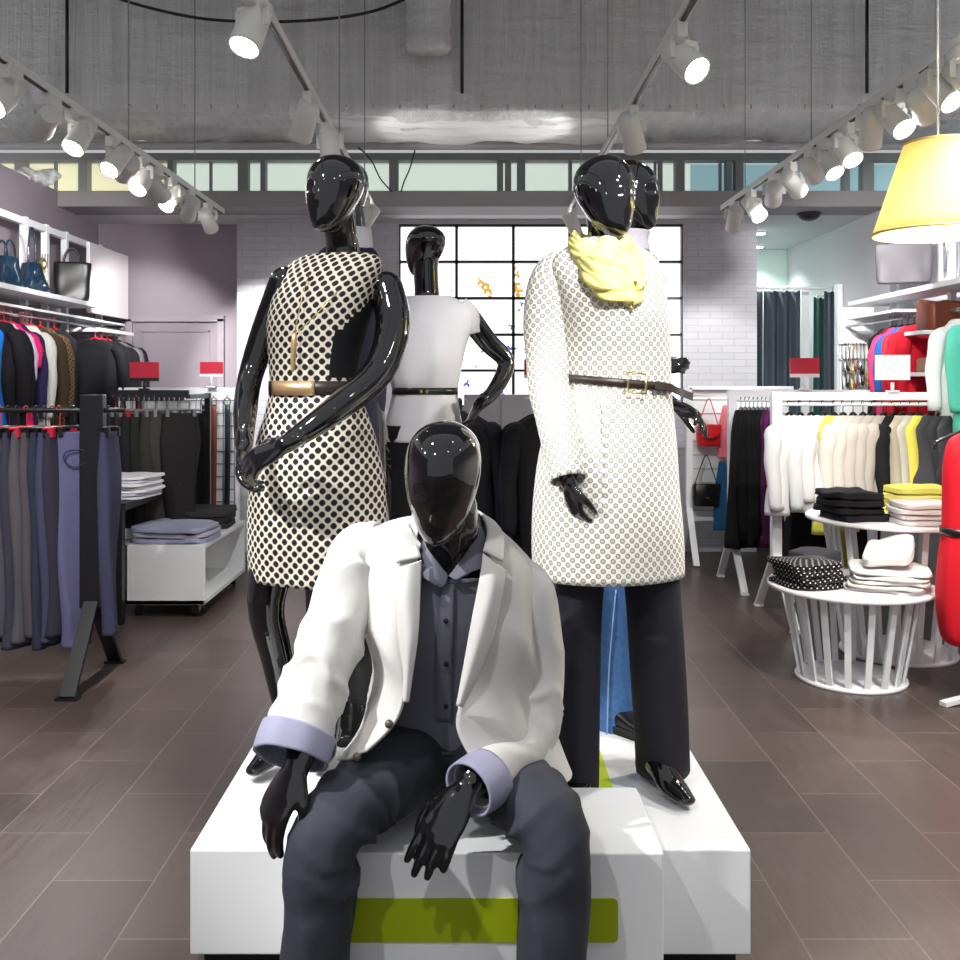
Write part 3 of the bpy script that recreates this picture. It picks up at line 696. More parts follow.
# --- the woman in the lattice dress
D = 2.85
lw = standing_body('mannequin', 'glossy black female mannequin in a black and white lattice dress', (P(315, 470, D).x, D, HZ),
    P(335, 194, 2.79), euler(-24, 4, 5), (.228, .158, .205),
    ([P(345, 280, D+.01), P(343, 250, D), P(340, 228, 2.83), P(338, 205, 2.83)], [.066, .05, .049, .05]),
    [(H(318, 560, D), .12, .09), (H(318, 500, D), .165, .115), (H(318, 450, D), .165, .12), (H(314, 390, D), .105, .085), (H(315, 330, D), .13, .10), (H(325, 292, D), .15, .09), (H(333, 272, D), .145, .065), (H(341, 258, D), .07, .055)], -20,
    [([P(285, 282, 2.86), P(266, 330, 2.88), P(250, 378, 2.86), P(245, 415, 2.76), P(244, 446, 2.68)], [.048, .044, .037, .034, .025], dict(fwd=(.05, -.25, -1), pn=(.9, -.25, .1), side=1, sc=.93, curl=(.5,.55,.6,.6))),
     ([P(386, 288, 2.84), P(393, 325, 2.80), P(378, 372, 2.72), P(332, 412, 2.60), P(286, 444, 2.54)], [.052, .052, .046, .038, .026], dict(fwd=(-.80, .10, -.42), pn=(-.12, .75, -.62), side=-1, sc=.93, curl=(.25,.3,.3,.35)))],
    [([P(285, 520, D), P(266, 600, 2.84), P(277, 660, 2.88), P(289, 728, 2.90)], [.085, .056, .047, .031], P(254, 776, 2.775)),
     ([P(350, 520, D), P(338, 600, 2.88), P(334, 660, 2.92), P(330, 722, 2.94)], [.085, .056, .048, .031], P(318, 770, 2.82))])
def lw_mi(nrings):
    return None
rows = [(H(318, 578, D), 70*D/960, .150), (H(317, 540, D), 71*D/960, .158), (H(317, 490, D), 69*D/960, .155), (H(317, 445, D), 61*D/960, .148), (H(317, 412, D), 50*D/960, .128), (H(314, 389, D), 43*D/960, .107),
        (H(314, 360, D), 45*D/960, .112), (H(318, 325, D), 51*D/960, .124), (H(323, 300, D), 53*D/960, .118), (H(329, 280, D), 53*D/960, .098), (H(333, 268, D), 51*D/960, .080), (H(336, 261, D), 47*D/960, .066), (H(338, 256, D), 37*D/960, .058), (H(340, 256, D), 27*D/960, .052)]
def dfold(t, f):
    hem = max(0, .55-t)/.55
    return hem*(.018*math.sin(5*f+1)+.012*math.sin(9*f+.5))+.006*math.sin(3*f+8*t)+(.012*math.sin(f*14)*math.exp(-((t-.34)/.07)**2))
rg = stack(None, rows, -20, n=72, power=2.15, sub=5, fold=dfold)
md = MB(); nR = len(rg)
# the bodice's left side panel is plain black
md.loft(rg, True, mi=lambda j, i: 1 if 26 < j < 41 and i < 65 and i >= (45 if j < 34 else 45+(j-33)*1.3) else 0)
dress = emit('lattice_dress', md, [dress_m, blk_cloth], lw, solid=.004)
def ring_belt(rows_c, a, b_, yaw, h, th=.004, n=64):
    c = Vector(rows_c); mb = MB(); ca, sa = math.cos(math.radians(yaw)), math.sin(math.radians(yaw)); rr = []
    for dr_, dz in ((0,-h/2),(th,-h/2),(th,h/2),(0,h/2),(0,-h/2)):
        ring = []
        for i in range(n):
            f = 2*PI*i/n; x = math.copysign(abs(math.cos(f))**.93, math.cos(f))*(a+dr_); y = math.copysign(abs(math.sin(f))**.93, math.sin(f))*(b_+dr_)
            ring.append(c+Vector((x*ca-y*sa, x*sa+y*ca, dz)))
        rr.append(ring)
    mb.loft(rr, True); return mb
bc = Vector(H(314, 388, D)); ba, bb2 = 43*D/960+.004, .111
belt = emit('belt', ring_belt(bc, ba, bb2, -20, .04), plain('dark_belt', rgb(44, 34, 32), .35), lw)
def plate(c, a, b_, yaw, f0, f1, h, off, n=12):
    c = Vector(c); ca, sa = math.cos(math.radians(yaw)), math.sin(math.radians(yaw)); rr = []
    for z in (-h/2, h/2):
        r = []
        for i in range(n+1):
            f = math.radians(f0+(f1-f0)*i/n); x = math.cos(f)*(a+off); y = math.sin(f)*(b_+off)
            r.append(c+Vector((x*ca-y*sa, x*sa+y*ca, z)))
        rr.append(r)
    mb = MB(); mb.loft(rr, False); return mb
emit('belt_plate', plate(bc, ba, bb2, -20, 232, 296, .042, .008), gold, belt, solid=.004)
nk = MB()
ch = [P(322, 262, 2.80), P(312, 270, 2.78), P(304, 290, 2.715), P(297, 320, 2.70), P(295, 333, 2.70)]
ch2 = [P(362, 262, 2.80), P(352, 273, 2.77), P(330, 300, 2.71), P(305, 325, 2.70), P(295, 333, 2.70)]
for q in (ch, ch2): nk.tube(q, [.0016]*5, n=6, sub=6, ref=(0,1,0))
neckl = emit('necklace', nk, pale_gold, lw)
emit('pendant', MB().tube([P(295, 333, 2.695), P(294, 340, 2.69), P(293, 365, 2.70), P(293, 372, 2.70)], [.004, .008, .007, .003], n=10, sub=3), gold, neckl)

# --- the woman in the pale coat
D = 2.75; S = D/960
rw = standing_body('mannequin', 'glossy black female mannequin in a pale eyelet coat, yellow scarf and wide black trousers', (P(612, 470, D).x, D, HZ),
    P(604, 198, 2.72), euler(32, -2, 3), (.245, .158, .205),
    ([P(604, 268, D), P(604, 245, D), P(604, 222, D), P(602, 205, D)], [.066, .05, .049, .05]),
    [(H(610, 540, D), .13, .10), (H(610, 480, D), .16, .115), (H(612, 440, D), .155, .115), (H(617, 385, D), .115, .09), (H(613, 320, D), .135, .11), (H(609, 285, D), .155, .095), (H(606, 262, D), .15, .07), (H(604, 248, D), .07, .055)], 14,
    [([P(558, 275, 2.76), P(549, 340, 2.74), P(551, 395, 2.70), P(561, 440, 2.64), P(569, 482, 2.585)], [.05, .045, .039, .033, .024], dict(fwd=(.20, .12, -.97), pn=(.80, .5, .1), side=1, sc=.88, curl=(.45,.5,.55,.6), spread=.03)),
     ([P(642, 275, 2.80), P(649, 335, 2.90), P(652, 376, 2.95), P(660, 368, 2.93)], [.04, .036, .033, .022], dict(fwd=(.8, .1, .1), pn=(.2, 1, -.2), side=1, sc=.62, curl=(.2,.25,.3,.35)))],
    [([P(585, 520, D), P(576, 600, D), P(574, 690, D), P(575, 762, D+.02)], [.08, .058, .05, .033], P(577, 795, 2.64)),
     ([P(640, 520, D), P(652, 600, 2.77), P(655, 690, 2.78), P(650, 752, 2.77)], [.08, .058, .05, .033], P(686, 806, 2.60))])
rows = [(H(609, 574, D), 75*S, .165), (H(608, 535, D), 75*S, .165), (H(607, 490, D), 72*S, .158), (H(609, 445, D), 67*S, .150), (H(614, 405, D), 58*S, .130), (H(617, 383, D), 54*S, .118), (H(616, 355, D), 54*S, .122), (H(612, 318, D), 55*S, .138), (H(608, 290, D), 58*S, .122),
        (H(606, 272, D), 59*S, .10), (H(605, 258, D), 52*S, .082), (H(604, 247, D), 36*S, .07), (H(604, 240, D), 24*S, .062)]
def cfold(t, f):
    return max(0, .5-t)/.5*(.014*math.sin(4*f+2)+.008*math.sin(7*f))+.008*math.sin(10*f+2)*math.exp(-((t-.42)/.06)**2)
cm = MB(); cm.loft(stack(None, rows, 14, n=64, power=2.2, sub=5, fold=cfold), True)
def slv(t, f): return .05*math.sin(26*t+1.5*math.cos(f-1))*math.exp(-((t-.62)/.22)**2)+.03*math.sin(17*t+2+2*math.sin(f))
cm.tube([P(566, 266, 2.76), P(553, 285, 2.755), P(548, 335, 2.74), P(550, 390, 2.70), P(560, 438, 2.63), P(568, 480, 2.58)], [(.055,.055), (.071,.072), (.066,.068), (.057,.062), (.05,.055), (.046,.05)], n=32, sub=6, fold=slv, cap=False, ref=(1,.1,0))
cm.tube([P(640, 262, 2.80), P(647, 300, 2.87), P(652, 345, 2.93), P(654, 380, 2.95)], [(.05,.06), (.055,.066), (.05,.06), (.05,.055)], n=24, sub=5, fold=slv, cap=False)
coat = emit('eyelet_coat', cm, coat_m, rw, solid=.005)
pk = MB(); pk.tube([P(604, 400, 2.597), P(603, 450, 2.588), P(602, 520, 2.583), P(601, 572, 2.58)], [.0025]*4, n=6, sub=4)
emit('coat_placket', pk, coat_m, coat)
bc = Vector(H(617, 383, D)); ca_ = 54*S+.006
bm_ = ring_belt(bc, ca_, .124, 14, .022)
for v in bm_.bm.verts: v.co.z -= .09*(v.co.x-bc.x)
bm_.patch([[P(655, 381, 2.625), P(668, 383, 2.66), P(680, 388, 2.67), P(693, 393, 2.66)], [P(655, 389, 2.622), P(668, 391, 2.657), P(680, 396, 2.667), P(693, 401, 2.657)]], 4, 2)
belt = emit('belt', bm_, plain('dark_brown_belt', rgb(52, 40, 36), .4), rw)
bk = MB()
for a, c in ((P(628, 372, 2.60), P(628, 392, 2.60)), (P(646, 374, 2.61), P(646, 394, 2.61)), (P(628, 372, 2.60), P(646, 374, 2.61)), (P(628, 392, 2.60), P(646, 394, 2.61))): bk.cyl(a, c, .0028, n=8)
emit('buckle', bk, pale_gold, belt)
# trousers, wide straight legs joined at the hip
tm = MB()
tm.tube([P(583, 500, D), P(580, 580, D), P(577, 680, D), P(575, 786, D-.01)], [(.085,.095), (.068,.095), (.064,.09), (.066,.088)], n=28, sub=6, cap=False, power=1.75, fold=lambda t, f: .02*math.sin(3*f+9*t))
tm.tube([P(640, 500, D), P(652, 580, 2.77), P(658, 680, 2.78), P(663, 770, 2.785)], [(.085,.095), (.078,.1), (.078,.095), (.076,.092)], n=28, sub=6, cap=False, power=1.75, fold=lambda t, f: .02*math.sin(3*f+7*t+2))
emit('wide_trousers', tm, trouser2_m, rw, solid=.004)
sc_ = MB(); nn = 72
def loop(cx, cy, cz, ra, rb, dipf, r, ph, tw):
    pts, rad = [], []
    for i in range(nn+1):
        f = 2*PI*i/nn; fr = (1+math.cos(f))/2
        pts.append(Vector((cx+ra*math.sin(f+tw), cy-rb*math.cos(f+tw), cz-dipf*fr**1.4+.008*math.sin(3*f+ph)+.004*math.sin(7*f+2*ph))))
        k = r*(1+.18*math.sin(5*f+ph)+.12*math.sin(9*f+2*ph))*(.7+.5*fr); rad.append((k*1.15, k*.6))
    sc_.tube(pts, rad, n=26, sub=1, ref=(0,0,1), cap=False, fold=lambda t, f2: .34*ridge(2*f2+7*t+ph)+.2*ridge(3.5*f2-9*t+2*ph)+.10*ridge(17*t+2*f2+ph)+.05*math.sin(44*t+3*f2))
c_ = P(602, 243, 2.72)
for dx, dz, ra, rb, dip, r, ph, tw in ((-.004,.022,.078,.088,.065,.019,0,0), (.000,.014,.088,.100,.085,.022,2,.2), (.006,.006,.092,.112,.10,.024,4,.45), (.010,-.004,.094,.120,.125,.025,5,.3), (.016,-.008,.088,.124,.150,.024,1,.5)):
    loop(c_.x+dx, c_.y-.01, c_.z+dz, ra, rb, dip, r, ph, tw)
emit('yellow_scarf', sc_, scarf_m, rw)

# --- the man in jeans behind her
D = 3.22; S = D/960
jm = standing_body('mannequin', 'glossy black male mannequin in blue jeans standing behind the pale coat', (P(625, 470, D).x, D, HZ),
    P(627, 196, D), euler(62, 0, 0), (.245, .165, .215),
    ([P(622, 262, D), P(623, 240, D), P(625, 215, D)], [.075, .06, .058]),
    [(H(618, 450, D), .15, .11), (H(618, 400, D), .15, .11), (H(618, 330, D), .13, .12), (H(617, 285, D), .145, .115), (H(618, 266, D), .13, .085), (H(621, 250, D), .08, .06)], 20,
    [([P(640, 278, D), P(644, 335, D+.06), P(640, 392, D+.08), P(656, 398, D-.02), P(669, 402, D-.10)], [.05, .046, .042, .036, .028], dict(fwd=(.80, -.45, -.40), pn=(-.3, -.3, -.85), side=1, sc=1.0, curl=(.35,.4,.45,.5))),
     ([P(575, 275, D), P(566, 340, D+.02), P(566, 400, D), P(570, 450, D-.05)], [.055, .05, .042, .03], None)],
    [([P(600, 480, D), P(606, 590, D), P(608, 665, D+.03), P(610, 728, D+.02)], [.09, .062, .05, .036], P(636, 736, 3.14)),
     ([P(640, 480, D+.03), P(648, 590, D+.15), P(652, 665, D+.2), P(652, 722, D+.22)], [.09, .062, .05, .036], P(668, 735, 3.3))], voxel=.0055)
def jfold(t, f): return .03*math.sin(30*t+2*math.sin(f))*math.exp(-((t-.55)/.15)**2)+.05*math.sin(26*t+f)*max(0, t-.8)/.2
jn = MB()
jn.tube([P(606, 480, D), P(615, 590, D), P(616, 665, D+.02), P(615, 738, D+.02)], [(.10,.10), (.080,.085), (.072,.08), (.068,.078)], n=26, sub=8, cap=False, fold=jfold)
jn.tube([P(640, 480, D+.03), P(650, 590, D+.15), P(652, 665, D+.2), P(654, 730, D+.22)], [(.10,.10), (.078,.085), (.07,.08), (.068,.078)], n=26, sub=8, cap=False, fold=jfold)
jeans_o = emit('jeans', jn, denim_m, jm, solid=.004)
st = MB(); st.tube([P(616, 590, D-.09), P(613, 620, D-.088), P(609, 670, D-.064), P(607, 735, D-.062)], [.0022]*4, n=6, sub=5)
emit('seam', st, cloth('denim_thread', rgb(150, 170, 200)), jeans_o)
sw = MB(); sw.loft(stack(None, [(H(616, 470, D), .15, .125), (H(614, 400, D), .14, .125), (H(612, 330, D), .145, .13), (H(613, 285, D), .16, .125), (H(614, 266, D), .14, .095), (H(621, 250, D), .09, .075)], 20, n=36), True)
emit('grey_jumper', sw, cloth('grey_knit', rgb(150, 148, 152)), jm, solid=.004)
cl = MB(); cl.loft(stack(None, [(H(623, 252, D), .088, .08), (H(624, 240, D), .078, .075), (H(625, 232, D), .082, .08)], 20, n=32), True)
emit('shirt_collar', cl, cloth('grey_collar', rgb(186, 182, 190)), jm, solid=.005)
shoe_m = plain('black_shoe', rgb(18, 18, 20), .25)
def shoe(parent, ankle, toe, mat, name='shoe', sc=1.15):
    mb = MB(); a, t_ = Vector(ankle), Vector(toe); h = Vector((t_.x-a.x, t_.y-a.y, 0)).normalized(); s = Vector((0,0,1)).cross(h); z = HZ
    L = .285*sc/1.15; heel = a-h*.07; heel.z = z
    rr = []
    for q, (f, w, hh_) in enumerate([(0,.028,.055),(.05,.036,.075),(.2,.038,.095),(.38,.038,.085),(.55,.045,.06),(.75,.05,.045),(.92,.042,.034),(1,.022,.02)]):
        c = heel+h*L*f; ring = []
        for i in range(18):
            g = 2*PI*i/18; ring.append(c+s*(math.copysign(abs(math.cos(g))**.8, math.cos(g))*w)+Vector((0,0,.004+hh_/2+math.copysign(abs(math.sin(g))**.8, math.sin(g))*hh_/2)))
        rr.append(ring)
    mb.loft(rr, True, True, True)
    o = emit(name, mb, mat, parent, sub=1)
    so = MB(); rr = []
    for f, w in [(0,.03),(.06,.039),(.3,.041),(.55,.047),(.75,.053),(.93,.045),(1.01,.022)]:
        c = heel+h*L*f; rr.append([c-s*w+Vector((0,0,.001)), c+s*w+Vector((0,0,.001)), c+s*w+Vector((0,0,.026)), c-s*w+Vector((0,0,.026))])
    so.loft(rr, True, True, True); emit('sole', so, blk_rub, o)
shoe(jm, P(611, 728, D+.0), P(648, 736, 3.12), shoe_m); shoe(jm, P(652, 722, D+.22), P(668, 735, 3.28), shoe_m)

# --- the man in the navy suit, back turned, behind the lattice dress
D = 3.3; S = D/960
sm_ = standing_body('mannequin', 'glossy black male mannequin in a navy suit half hidden behind the lattice dress', (P(341, 470, D).x, D, HZ),
    P(344, 196, D), euler(205, 0, 0), (.24, .165, .215),
    ([P(348, 262, D), P(349, 240, D), P(348, 215, D)], [.072, .06, .058]),
    [(H(341, 470, D), .16, .11), (H(341, 400, D), .15, .11), (H(341, 330, D), .12, .12), (H(343, 290, D), .125, .115), (H(346, 266, D), .12, .085), (H(348, 250, D), .08, .06)], 195,
    [([P(312, 285, D), P(300, 345, D), P(297, 400, D), P(302, 440, D-.03)], [.055, .05, .042, .03], dict(fwd=(0,-.1,-1), pn=(1,0,0), side=-1)),
     ([P(371, 285, D), P(375, 345, D), P(372, 400, D), P(369, 440, D)], [.055, .05, .042, .03], dict(fwd=(0,-.1,-1), pn=(-1,0,0), side=1))],
    [([P(324, 480, D), P(326, 590, D), P(328, 665, D), P(330, 722, D)], [.09, .062, .05, .036], P(322, 738, 3.15)),
     ([P(362, 480, D), P(362, 590, D), P(360, 665, D), P(356, 722, D)], [.09, .062, .05, .036], P(348, 738, 3.15))], voxel=.006)
sj = MB()
sj.loft(stack(None, [(H(341, 485, D), .135, .15), (H(341, 430, D), .13, .145), (H(341, 370, D), .125, .138), (H(342, 320, D), .132, .145), (H(344, 288, D), .135, .135), (H(346, 268, D), .122, .11), (H(348, 254, D), .10, .078), (H(349, 248, D), .078, .07)], 195, n=36), True)
for pts in ([P(318, 272, D), P(308, 300, D), P(300, 350, D), P(298, 400, D), P(302, 440, D-.03)], [P(365, 272, D), P(371, 300, D), P(373, 350, D), P(370, 400, D), P(368, 442, D)]):
    sj.tube(pts, [.05, .062, .056, .05, .046], n=20, sub=4, cap=False, fold=slv)
emit('navy_jacket', sj, navy_suit, sm_, solid=.005)
cl = MB(); cl.loft(stack(None, [(H(349, 250, D), .080, .074), (H(350, 240, D), .074, .07), (H(350, 229, D), .07, .066)], 195, n=32), True)
emit('shirt_collar', cl, cloth('white_shirt', rgb(225, 225, 230), var=.03), sm_, solid=.005)
st = MB()
for x_ in (330, 358): st.tube([P(x_-2, 480, D), P(x_, 590, D), P(x_, 665, D), P(x_-1, 728, D)], [(.10,.10), (.082,.088), (.074,.084), (.07,.08)], n=24, sub=6, cap=False, fold=jfold)
emit('suit_trousers', st, plain('black_satin_trousers', rgb(22, 21, 26), .3), sm_, solid=.004)
shoe(sm_, P(330, 722, D-.04), P(324, 738, 3.06), shoe_m); shoe(sm_, P(356, 722, D-.04), P(348, 738, 3.06), shoe_m)

# --- the woman in the white blouse, back turned
D = 3.85; S = D/960
bwm = standing_body('mannequin', 'glossy black female mannequin seen from behind, white blouse with a black belt', (P(427, 470, D).x, D, HZ),
    P(425, 251, D), euler(-150, -3, 0), (.205, .155, .195),
    ([P(427, 316, D), P(427, 298, D), P(426, 275, D), P(426, 262, D)], [.068, .052, .05, .05]),
    [(H(425, 480, D), .165, .12), (H(425, 440, D), .155, .11), (H(425, 392, D), .11, .085), (H(427, 350, D), .135, .10), (H(430, 322, D), .155, .09), (H(430, 308, D), .145, .065), (H(428, 298, D), .07, .055)], 170,
    [([P(468, 316, D), P(488, 342, 3.87), P(506, 362, 3.90), P(496, 388, 3.84), P(478, 406, 3.78)], [.048, .043, .037, .032, .024], dict(fwd=(-.45, .2, -.87), pn=(-.8, -.2, .4), side=-1, sc=.92, curl=(.3,.35,.4,.45))),
     ([P(390, 316, D), P(376, 355, 3.86), P(371, 395, 3.82), P(378, 430, 3.74)], [.048, .042, .036, .026], dict(fwd=(.1,-.2,-1), pn=(1,0,0), side=1, sc=.92))],
    [([P(405, 480, D), P(408, 570, D), P(410, 620, D), P(411, 662, D)], [.085, .055, .046, .03], P(411, 672, 3.98)),
     ([P(446, 480, D), P(444, 570, D), P(442, 620, D), P(441, 662, D)], [.085, .055, .046, .03], P(442, 672, 3.98))], voxel=.005)
bl = MB(); rows = [(H(426, 441, D), 41*S, .135), (H(425, 420, D), 37*S, .128), (H(425, 400, D), 32.5*S, .108), (H(425, 391, D), 31*S, .10), (H(425, 380, D), 34*S, .115), (H(428, 350, D), 37*S, .122), (H(431, 328, D), 41*S, .108), (H(431, 313, D), 42*S, .088), (H(429, 303, D), 34*S, .072), (H(428, 297, D), 24*S, .064)]
def bfold(t, f): return .02*ridge(3.5*f+5*t)*math.exp(-((t-.55)/.2)**2)+.03*ridge(5.5*f-2*t)*math.exp(-((t-.3)/.13)**2)+(.03*math.sin(5*f+1)*max(0, .32-t)/.32)+.014*math.sin(9*f+3*t)*math.exp(-((t-.33)/.14)**2)+.012*math.sin(3*f+9*t)
bl.loft(stack(None, rows, 170, n=56, sub=5, fold=bfold), True)
bl.tube([P(458, 308, D), P(468, 318, D), P(472, 332, 3.86)], [(.05,.06), (.05,.058), (.048,.056)], n=20, sub=4, cap=False, ref=(1,0,0))
bl.tube([P(399, 308, D), P(390, 318, D), P(386, 332, 3.86)], [(.05,.06), (.05,.058), (.048,.056)], n=20, sub=4, cap=False)
emit('white_blouse', bl, blouse_m, bwm, solid=.004)
belt = emit('belt', ring_belt(H(425, 391, D), 31*S+.005, .105, 170, .026), leather_black, bwm)
kb = MB()
for px in (421, 427): kb.sphere(P(px, 391.5, D-.115), (.007, .005, .007), 10, 8)
emit('stud', kb, pale_gold, belt)
tm = MB()
for x_ in (408, 444): tm.tube([P(x_, 425, D), P(x_, 480, D), P(x_+(425-x_)*.1, 570, D), P(x_, 655, D)], [(.085,.11), (.082,.10), (.062,.07), (.045,.05)], n=22, sub=5, cap=False)
emit('black_trousers', tm, blk_cloth, bwm, solid=.004)
# ------------------------------------------------------------------ the seated man
mb = MB()
hc = P(443, 479, 2.235)
head(mb, hc, euler(-9, 20, 4), .272, .178, .225)
mb.tube([P(452, 590, 2.37), P(455, 560, 2.345), P(455, 535, 2.315), P(452, 505, 2.28)], [.075, .062, .059, .06], n=18, round_ends=True)
TORS = [(H(447, 745, 2.50), .16, .12), (H(448, 700, 2.47), .15, .115), (H(449, 650, 2.43), .16, .12), (H(449, 612, 2.40), .175, .115), (H(450, 588, 2.385), .16, .09), (H(453, 572, 2.375), .09, .07)]
mb.loft(stack(mb, TORS, 8), True, True, True)
LA = [P(366, 570, 2.36), P(338, 615, 2.32), P(316, 675, 2.26), P(303, 722, 2.18), P(299, 764, 2.10)]
RA = [P(530, 606, 2.40), P(541, 665, 2.40), P(530, 728, 2.33), P(498, 765, 2.22), P(466, 788, 2.12)]
mb.tube(LA, [.058, .052, .045, .038, .029], n=16, round_ends=True); mb.tube(RA, [.058, .052, .046, .038, .029], n=16, round_ends=True)
hand(mb, LA[-1], (-.46, -.28, -.84), (.60, .72, -.35), 1, 1.18, curl=(.42, .46, .5, .55), spread=.0, thumb_in=.6, bend=(.8, .7, .5))
hand(mb, RA[-1], (-.50, -.40, -.68), (.16, .66, -.72), -1, 1.18, curl=(.34, .36, .36, .36), spread=.07, thumb_in=.35, bend=(.75, .35, .25))
HIPL, HIPR = P(424, 745, 2.47), P(474, 747, 2.47)
KL, KR = P(322, 827, 2.055), P(557, 822, 2.075)
AL, AR = Vector((P(318, 960, 2.16).x, 2.19, .09)), Vector((P(548, 960, 2.16).x-.005, 2.19, .09))
AL.y = AR.y = 2.06
for hp, k, a in ((HIPL, KL, AL), (HIPR, KR, AR)):
    kk = k+Vector((0, .03, -.02)); mb.tube([hp, hp*.5+kk*.5, kk], [.075, .06, .045], n=16, round_ends=True); mb.tube([kk, kk*.5+a*.5, a], [.045, .045, .035], n=16, round_ends=True)
    foot(mb, a, a+Vector((.02*(1 if k is KR else -1), -.19, -.085)))
man = emit('mannequin', fuse(mb, .0042, 7), gloss, origin=((bx0+bx1)/2, 2.4, 0))
tag(man, 'glossy black male mannequin seated on the white bench in a pale blazer', 'mannequin')
# trousers
tm = MB()
tm.tube([P(449, 765, 2.56), P(449, 742, 2.50), P(449, 715, 2.46)], [(.165,.125), (.172,.13), (.158,.125)], n=24, sub=4, round_ends=False)
for sgn, hp, k, a in ((-1, HIPL, KL, AL), (1, HIPR, KR, AR)):
    d1 = (hp-k).normalized(); d2 = (a-k).normalized()
    tm.tube([hp+Vector((0,.03,0)), hp*.66+k*.34+Vector((0,0,-.004)), k+d1*.13+Vector((0,0,-.004)), k+d1*.045+d2*.012+Vector((0,-.004,-.004)), k+d2*.075+Vector((0,.016,0)), k+d2*.16+Vector((0,.022,0)), k*.45+a*.55+Vector((0,.022,0)), a+Vector((0,.03,-.01))],
            [(.105,.10), (.104,.092), (.090,.082), (.083,.078), (.080,.082), (.078,.088), (.078,.094), (.082,.102)], n=32, sub=8, round_ends=True, power=2.25)
def tfold(p):
    d = 0
    for sgn, k, hp in ((-1, KL, HIPL), (1, KR, HIPR)):
        if (p.x-.0)*sgn > -.06:
            bk = k+Vector((-.03*sgn, .105, -.075)); v = p-bk; r = v.length; ang = math.atan2(v.z, v.y)
            inner = .35+.65*max(0, min(1, .5-(p.x-k.x)*sgn*8))
            d += .015*ridge(ang*4.2+(p.x-k.x)*20*sgn)*math.exp(-((r-.10)/.062)**2)*inner
            if p.z < .42: d += .007*ridge(p.x*26+p.z*5+1)*min(1, (.42-p.z)/.1)
            if p.z > .44:
                t = (p-hp).length
                d += .007*ridge(t*19-p.x*14*sgn+2)*math.exp(-((t-.19)/.12)**2)
    d += .004*nz(p, 9, 4)+.0015*nz(p, 30, 1)
    return d
tr = emit('charcoal_trousers', fuse(tm, .0055, 8, disp=tfold), trouser_m, man)
bt = MB(); bt.tube([P(449, 727, 2.475), P(449, 717, 2.465)], [(.163,.131), (.162,.13)], n=30, sub=1, cap=False)
emit('belt', bt, leather_black, man, solid=.004)
# shirt: front, collar, placket, buttons
shm = MB()
shm.loft(stack(None, [(H(448, 735, 2.485), .160, .13), (H(448, 700, 2.465), .158, .128), (H(449, 660, 2.435), .164, .13), (H(449, 620, 2.405), .178, .13), (H(450, 592, 2.39), .168, .112), (H(453, 572, 2.375), .115, .092), (H(455, 561, 2.36), .085, .082)], 8, n=60, sub=6,
     fold=lambda t, f: .012*math.sin(7*f+4*t)+.016*math.sin(5*f+9*t)*max(0, .6-t))[:-3], True)
for v in shm.bm.verts:                # the open neck dips at the front
    if v.co.z > 1.0: v.co.z -= .055*min(1, (v.co.z-1.0)/.03)*max(0, min(1, (2.36-v.co.y)/.07))
shirt = emit('grey_shirt', shm, shirt_m, man, solid=.003)
clm = MB()
def fp(px, py, d): return P(px, py, d)
clm.patch([[fp(448,576,2.256), fp(437,561,2.262), fp(428,549,2.285), fp(424,538,2.32)], [fp(446,584,2.246), fp(434,574,2.242), fp(424,562,2.262), fp(420,548,2.31)], [fp(441,588,2.244), fp(430,582,2.238), fp(421,574,2.252), fp(417,560,2.30)]], 5, 5)
clm.patch([[fp(449,576,2.256), fp(462,559,2.262), fp(473,541,2.285), fp(478,522,2.33)], [fp(456,580,2.246), fp(468,569,2.242), fp(479,556,2.262), fp(485,536,2.31)], [fp(463,575,2.244), fp(474,571,2.238), fp(483,566,2.252), fp(488,548,2.30)]], 5, 5)
clm.patch([[fp(424,540,2.315), fp(426,528,2.375), fp(453,520,2.42), fp(478,522,2.375), fp(480,528,2.325)], [fp(423,530,2.32), fp(428,518,2.38), fp(454,511,2.42), fp(477,514,2.38), fp(478,521,2.33)]], 6, 3)
emit('shirt_collar', clm, cloth('grey_collar_dark', rgb(104, 104, 118), .75), shirt, solid=.004)
pm = MB(); pm.patch([[fp(442,585,2.268), fp(454,584,2.266)], [fp(438,625,2.258), fp(453,624,2.256)], [fp(436,665,2.286), fp(452,664,2.284)], [fp(436,722,2.335), fp(452,721,2.334)]], 3, 6)
emit('placket', pm, shirt_m, shirt, solid=.005)
bn = MB()
for py, d in ((580,2.258), (621,2.25), (664,2.275), (706,2.318)): c = fp(446, py, d); bn.tube([c, c+Vector((0,-.005,0))], [.0062,.0055], n=14, sub=1)
emit('shirt_button', bn, blk_rub, shirt)
